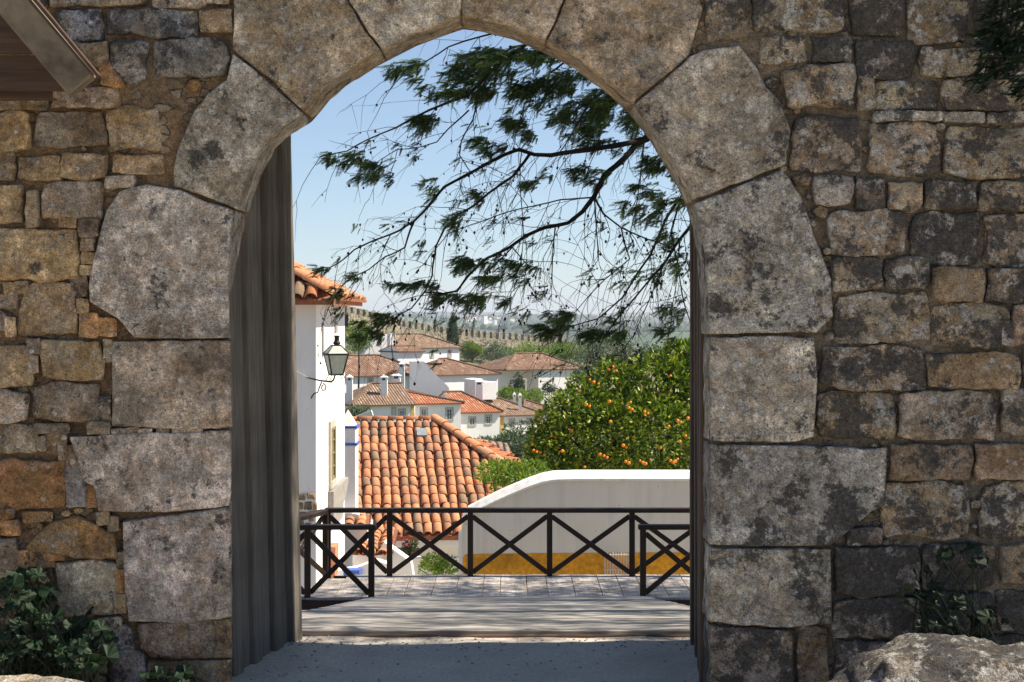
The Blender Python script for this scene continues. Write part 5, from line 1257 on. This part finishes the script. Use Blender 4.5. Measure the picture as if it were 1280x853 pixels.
# ------------------------------------------------------------------ medieval town wall with merlons
tw = thing('town_wall', 'long crenellated medieval stone wall running behind the town', 'wall', (-10, 245, -8))
pl_ = [(430,382,222),(470,391,228),(500,400,233),(530,405,237),(562,409.5,241),(600,413.5,246),(650,417,252),(700,421,258),(722,428,260),(750,430,264),(800,434,270)]
tm_ = noise_ = None
def tstone():
    n = NT('old_town_wall_stone', .95); p = n.pos(); a = n.noise(p, .8, 8, .7); b = n.noise(p, 4, 8, .75); v = n.voro(p, 2.2)
    c = n.mix(n.rng(a, .35, .65), (.20,.17,.12), (.34,.30,.23)); c = n.scale(c, n.rng(b, .3, .7, .55, 1.35)); c = n.scale(c, n.rng(v, .1, .5, .7, 1.1))
    c = n.mix(n.rng(n.noise(p, 1.3, 8, .7), .56, .62), c, (.07,.085,.04)); return n.out(c, n.bump(n.math('ADD', b, v), .12, 1))
M['tw'] = tstone(); wb = MB(); pts = [P(x, y+9, d) for x, y, d in pl_]
for a, b in zip(pts, pts[1:]):
    dv = (b-a); nrm_ = Vector((-dv.y, dv.x, 0)).normalized()*.8; dn_ = Vector((0,0,-9))
    wb.face([a-nrm_, b-nrm_, b-nrm_+dn_, a-nrm_+dn_]); wb.face([a-nrm_, b-nrm_, b+nrm_, a+nrm_]); wb.face([a+nrm_, b+nrm_, b+nrm_+dn_, a+nrm_+dn_])
wb.build('wall_body', M['tw'], tw)
acc = 0; nxt = .3
for a, b in zip(pts, pts[1:]):
    L_ = (b-a).length; dv = (b-a)/L_; n_ = Vector((-dv.y, dv.x, 0)).normalized()
    s0 = nxt
    while s0 < L_:
        p = a+dv*s0; ww = random.uniform(.66, .84); hh = random.uniform(.98, 1.15)
        m = MB(); ang = atan2(dv.y, dv.x); T = Matrix.Translation(p-n_*.35) @ Matrix.Rotation(ang, 4, 'Z')
        m.bevbox(-ww/2, ww/2, -.28, .28, -.3, hh, .06, T); m.build('merlon', M['tw'], tw); s0 += 1.36
    nxt = s0-L_
# tower stub on the wall
wallpoly('short stone turret on the town wall, right of the merlons', [(722,440),(722,426),(727,426),(727,429),(732,429),(732,426),(738,426),(738,440)], 283, 3, 'tw', 'turret', 'tower')
# ------------------------------------------------------------------ town greenery
cyp = thing('cypress_tree', 'tall narrow dark cypress standing behind the highest roof', 'tree', tuple(P(566,450,205)))
cl_ = [(P(566+random.uniform(-1.2,1.2), 434-i_*3.1, 205), (.78*(1-.8*(i_/13)**1.7), .7, .55)) for i_ in range(14)]
m = MB(); leafcrown(m, cl_, 3400, .26, .35); m.build('crown', M['leaf_dark'], cyp)
m = MB(); m.tube([P(566,455,205), P(566,430,205)], .12, 6); m.build('trunk', M['bark'], cyp)
bush('roadside_tree', 'olive green leafy tree just behind the white house on the left', 'tree', tuple(P(448,415,150)), (1.5,1.3,1.7), 3000, .22, M['leaf_light'], 14, -6, k=.5)
bush('garden_tree', 'slim bright green tree in front of the shaded porch', 'tree', tuple(P(646,480,182)), (.75,.7,1.6), 900, .28, M['leaf_dark'], 7, -9)
bush('garden_tree', 'small dark tree in front of the white pavilion wall', 'tree', tuple(P(689,487,180)), (.9,.7,.8), 700, .22, M['leaf_dark'], 8, -9)
def hedge(lab, x0, x1, y0, y1, d, n, mat, nl, dep=2, size=.3):
    c = P((x0+x1)/2, (y0+y1)/2, d); r = ((x1-x0)/2*d/F, dep, (y1-y0)/2*d/F)
    ls = [((c.x+random.uniform(-1,1)*r[0]*.88, c.y+random.uniform(-1,1)*r[1]*.6, c.z+random.uniform(-.6,.4)*r[2]), (max(r[2], r[0]/nl*1.5), r[1]*.6, r[2]*random.uniform(.6,.95))) for _ in range(nl)]
    t = thing('hedge', lab, 'hedge', (c.x, c.y, c.z-r[2])); m = MB(); leafcrown(m, ls, n, size); tag(m.build('foliage', mat, t), kind='stuff'); return t
hedge('bright green hedge filling the lawn in front of the porch', 618, 676, 486, 502, 178, 2600, M['leaf_light'], 14)
hedge('long leafy green hedge below the town wall', 622, 745, 429, 449, 235, 5200, M['leaf_light'], 26, 3, .34)
hedge('grey green scrub between the hedge and the cypress', 575, 640, 430, 452, 228, 3200, M['leaf_olive'], 18, 3, .32)
hedge('dark green bushes on the slope right of the pavilion', 725, 830, 448, 480, 175, 4200, M['leaf_dark'], 22, 4, .3)
hedge('scrub on the bank left of the highest house', 430, 500, 420, 446, 205, 2200, M['leaf_olive'], 14, 3, .3)
for i, (x, y, d, rx, rz, mt_, lb) in enumerate(((742,442,200,3.0,1.8,'leaf_olive','wide grey green tree directly right of the pyramid roof'),(782,438,205,3.4,2.0,'leaf_olive','rounded grey green tree behind the top of the orange tree'),(822,446,190,3,2,'leaf_dark','dark tree behind the orange tree near the right leaf'),
    (700,436,242,2.4,1.1,'leaf_dark','dark bush between the hedge and the town wall'),(590,437,225,1.3,1.0,'leaf_light','small yellow green bush right of the cypress'),(760,424,300,3.2,1.3,'leaf_dark','dark tree just outside the town wall near the turret'),(655,452,222,1.0,.9,'leaf_light','small yellowish bush left of the pyramid roof'))):
    bush('garden_tree', lb, 'tree', tuple(P(x,y,d)), (rx,rx*.8,rz), 1800, .32, M[mt_], 12, PZ(y,d)-rz-1, k=.5)
# far woodland, read as one mass
wd = MB()
def blob(x, y, z, r):
    b = len(wd.v); n = 6; wd.v.append((x, y, z+r*1.1))
    for zz, rr in ((.62, .7), (0.05, 1.0), (-.6, .75)):
        for i in range(n):
            a = 2*pi*i/n+zz; q = rr*r*random.uniform(.78, 1.15); wd.v.append((x+q*cos(a), y+q*sin(a), z+zz*r*random.uniform(.85,1.1)))
    for i in range(n):
        j = (i+1)%n; wd.f.append((b, b+1+i, b+1+j))
        for k in (0, 1): wd.f.append((b+1+k*n+i, b+1+(k+1)*n+i, b+1+(k+1)*n+j, b+1+k*n+j))
for _ in range(11000):
    y = random.choice((random.uniform(420, 1500), random.uniform(1300, 3200), random.uniform(2400, 6200))); x = random.uniform(-.2, .22)*y
    q = noise.noise(Vector((x*.004, y*.0035, 4.0)))
    if q < -.05 and random.random() < .85: continue
    r = random.uniform(2.2, 4.6)*(1+y/5200); blob(x, y, gh(x, y)+r*.35, r)
wd.uv = [None]*len(wd.f); wd.mi = [0]*len(wd.f)
wo = wd.build('woodland', M['farleaf'], label='hazy green woodland covering the far hills and valley', cat='woodland', kind='stuff')
# far white village
vg = random.Random(5)
for k in range(26):
    px = vg.uniform(584, 642); d = vg.uniform(3300, 3900); x = PX(px, d); z = gh(x, d); w_ = vg.uniform(7, 15); h_ = vg.uniform(4, 7)
    zz = PZ(405-vg.uniform(0, 6), d)
    z = max(z, zz)
    t = thing('village_house', 'tiny white house of the far village on the hazy hillside', 'house', (x, d, z), 'houses of the far white village')
    R_ = Matrix.Translation((x,d,0)) @ Matrix.Rotation(radians(vg.uniform(25,55)), 4, 'Z') @ Matrix.Translation((-x,-d,0)); m = MB(); m.box(x-w_/2, x+w_/2, d, d+8, z-14, z+h_, R_); m.build('wall', M['wfar'], t)
    m = MB(); m.face([(x-w_/2-.4,d-.4,z+h_),(x+w_/2+.4,d-.4,z+h_),(x+w_/2,d+4,z+h_+2.2),(x-w_/2,d+4,z+h_+2.2)]); m.face([(x-w_/2,d+4,z+h_+2.2),(x+w_/2,d+4,z+h_+2.2),(x+w_/2+.4,d+8.4,z+h_),(x-w_/2-.4,d+8.4,z+h_)]); m.v = [tuple(R_ @ Vector(q)) for q in m.v]; m.build('roof', M['roof1'], t)
# ------------------------------------------------------------------ haze
hz = MB(); hz.box(-3400, 3400, -80, 8900, -120, 75)
hm = bpy.data.materials.new('haze_air'); hm.use_nodes = True; nt = hm.node_tree; nt.nodes.clear()
ho = nt.nodes.new('ShaderNodeOutputMaterial'); pv_ = nt.nodes.new('ShaderNodeVolumePrincipled')
pv_.inputs['Color'].default_value = (0.80, 0.88, 1.0, 1); pv_.inputs['Density'].default_value = 0.00014; pv_.inputs['Anisotropy'].default_value = 0.1
nt.links.new(pv_.outputs[0], ho.inputs['Volume'])
hz.build('haze', hm, label='pale blue haze in the air over the valley', cat='haze', kind='stuff')
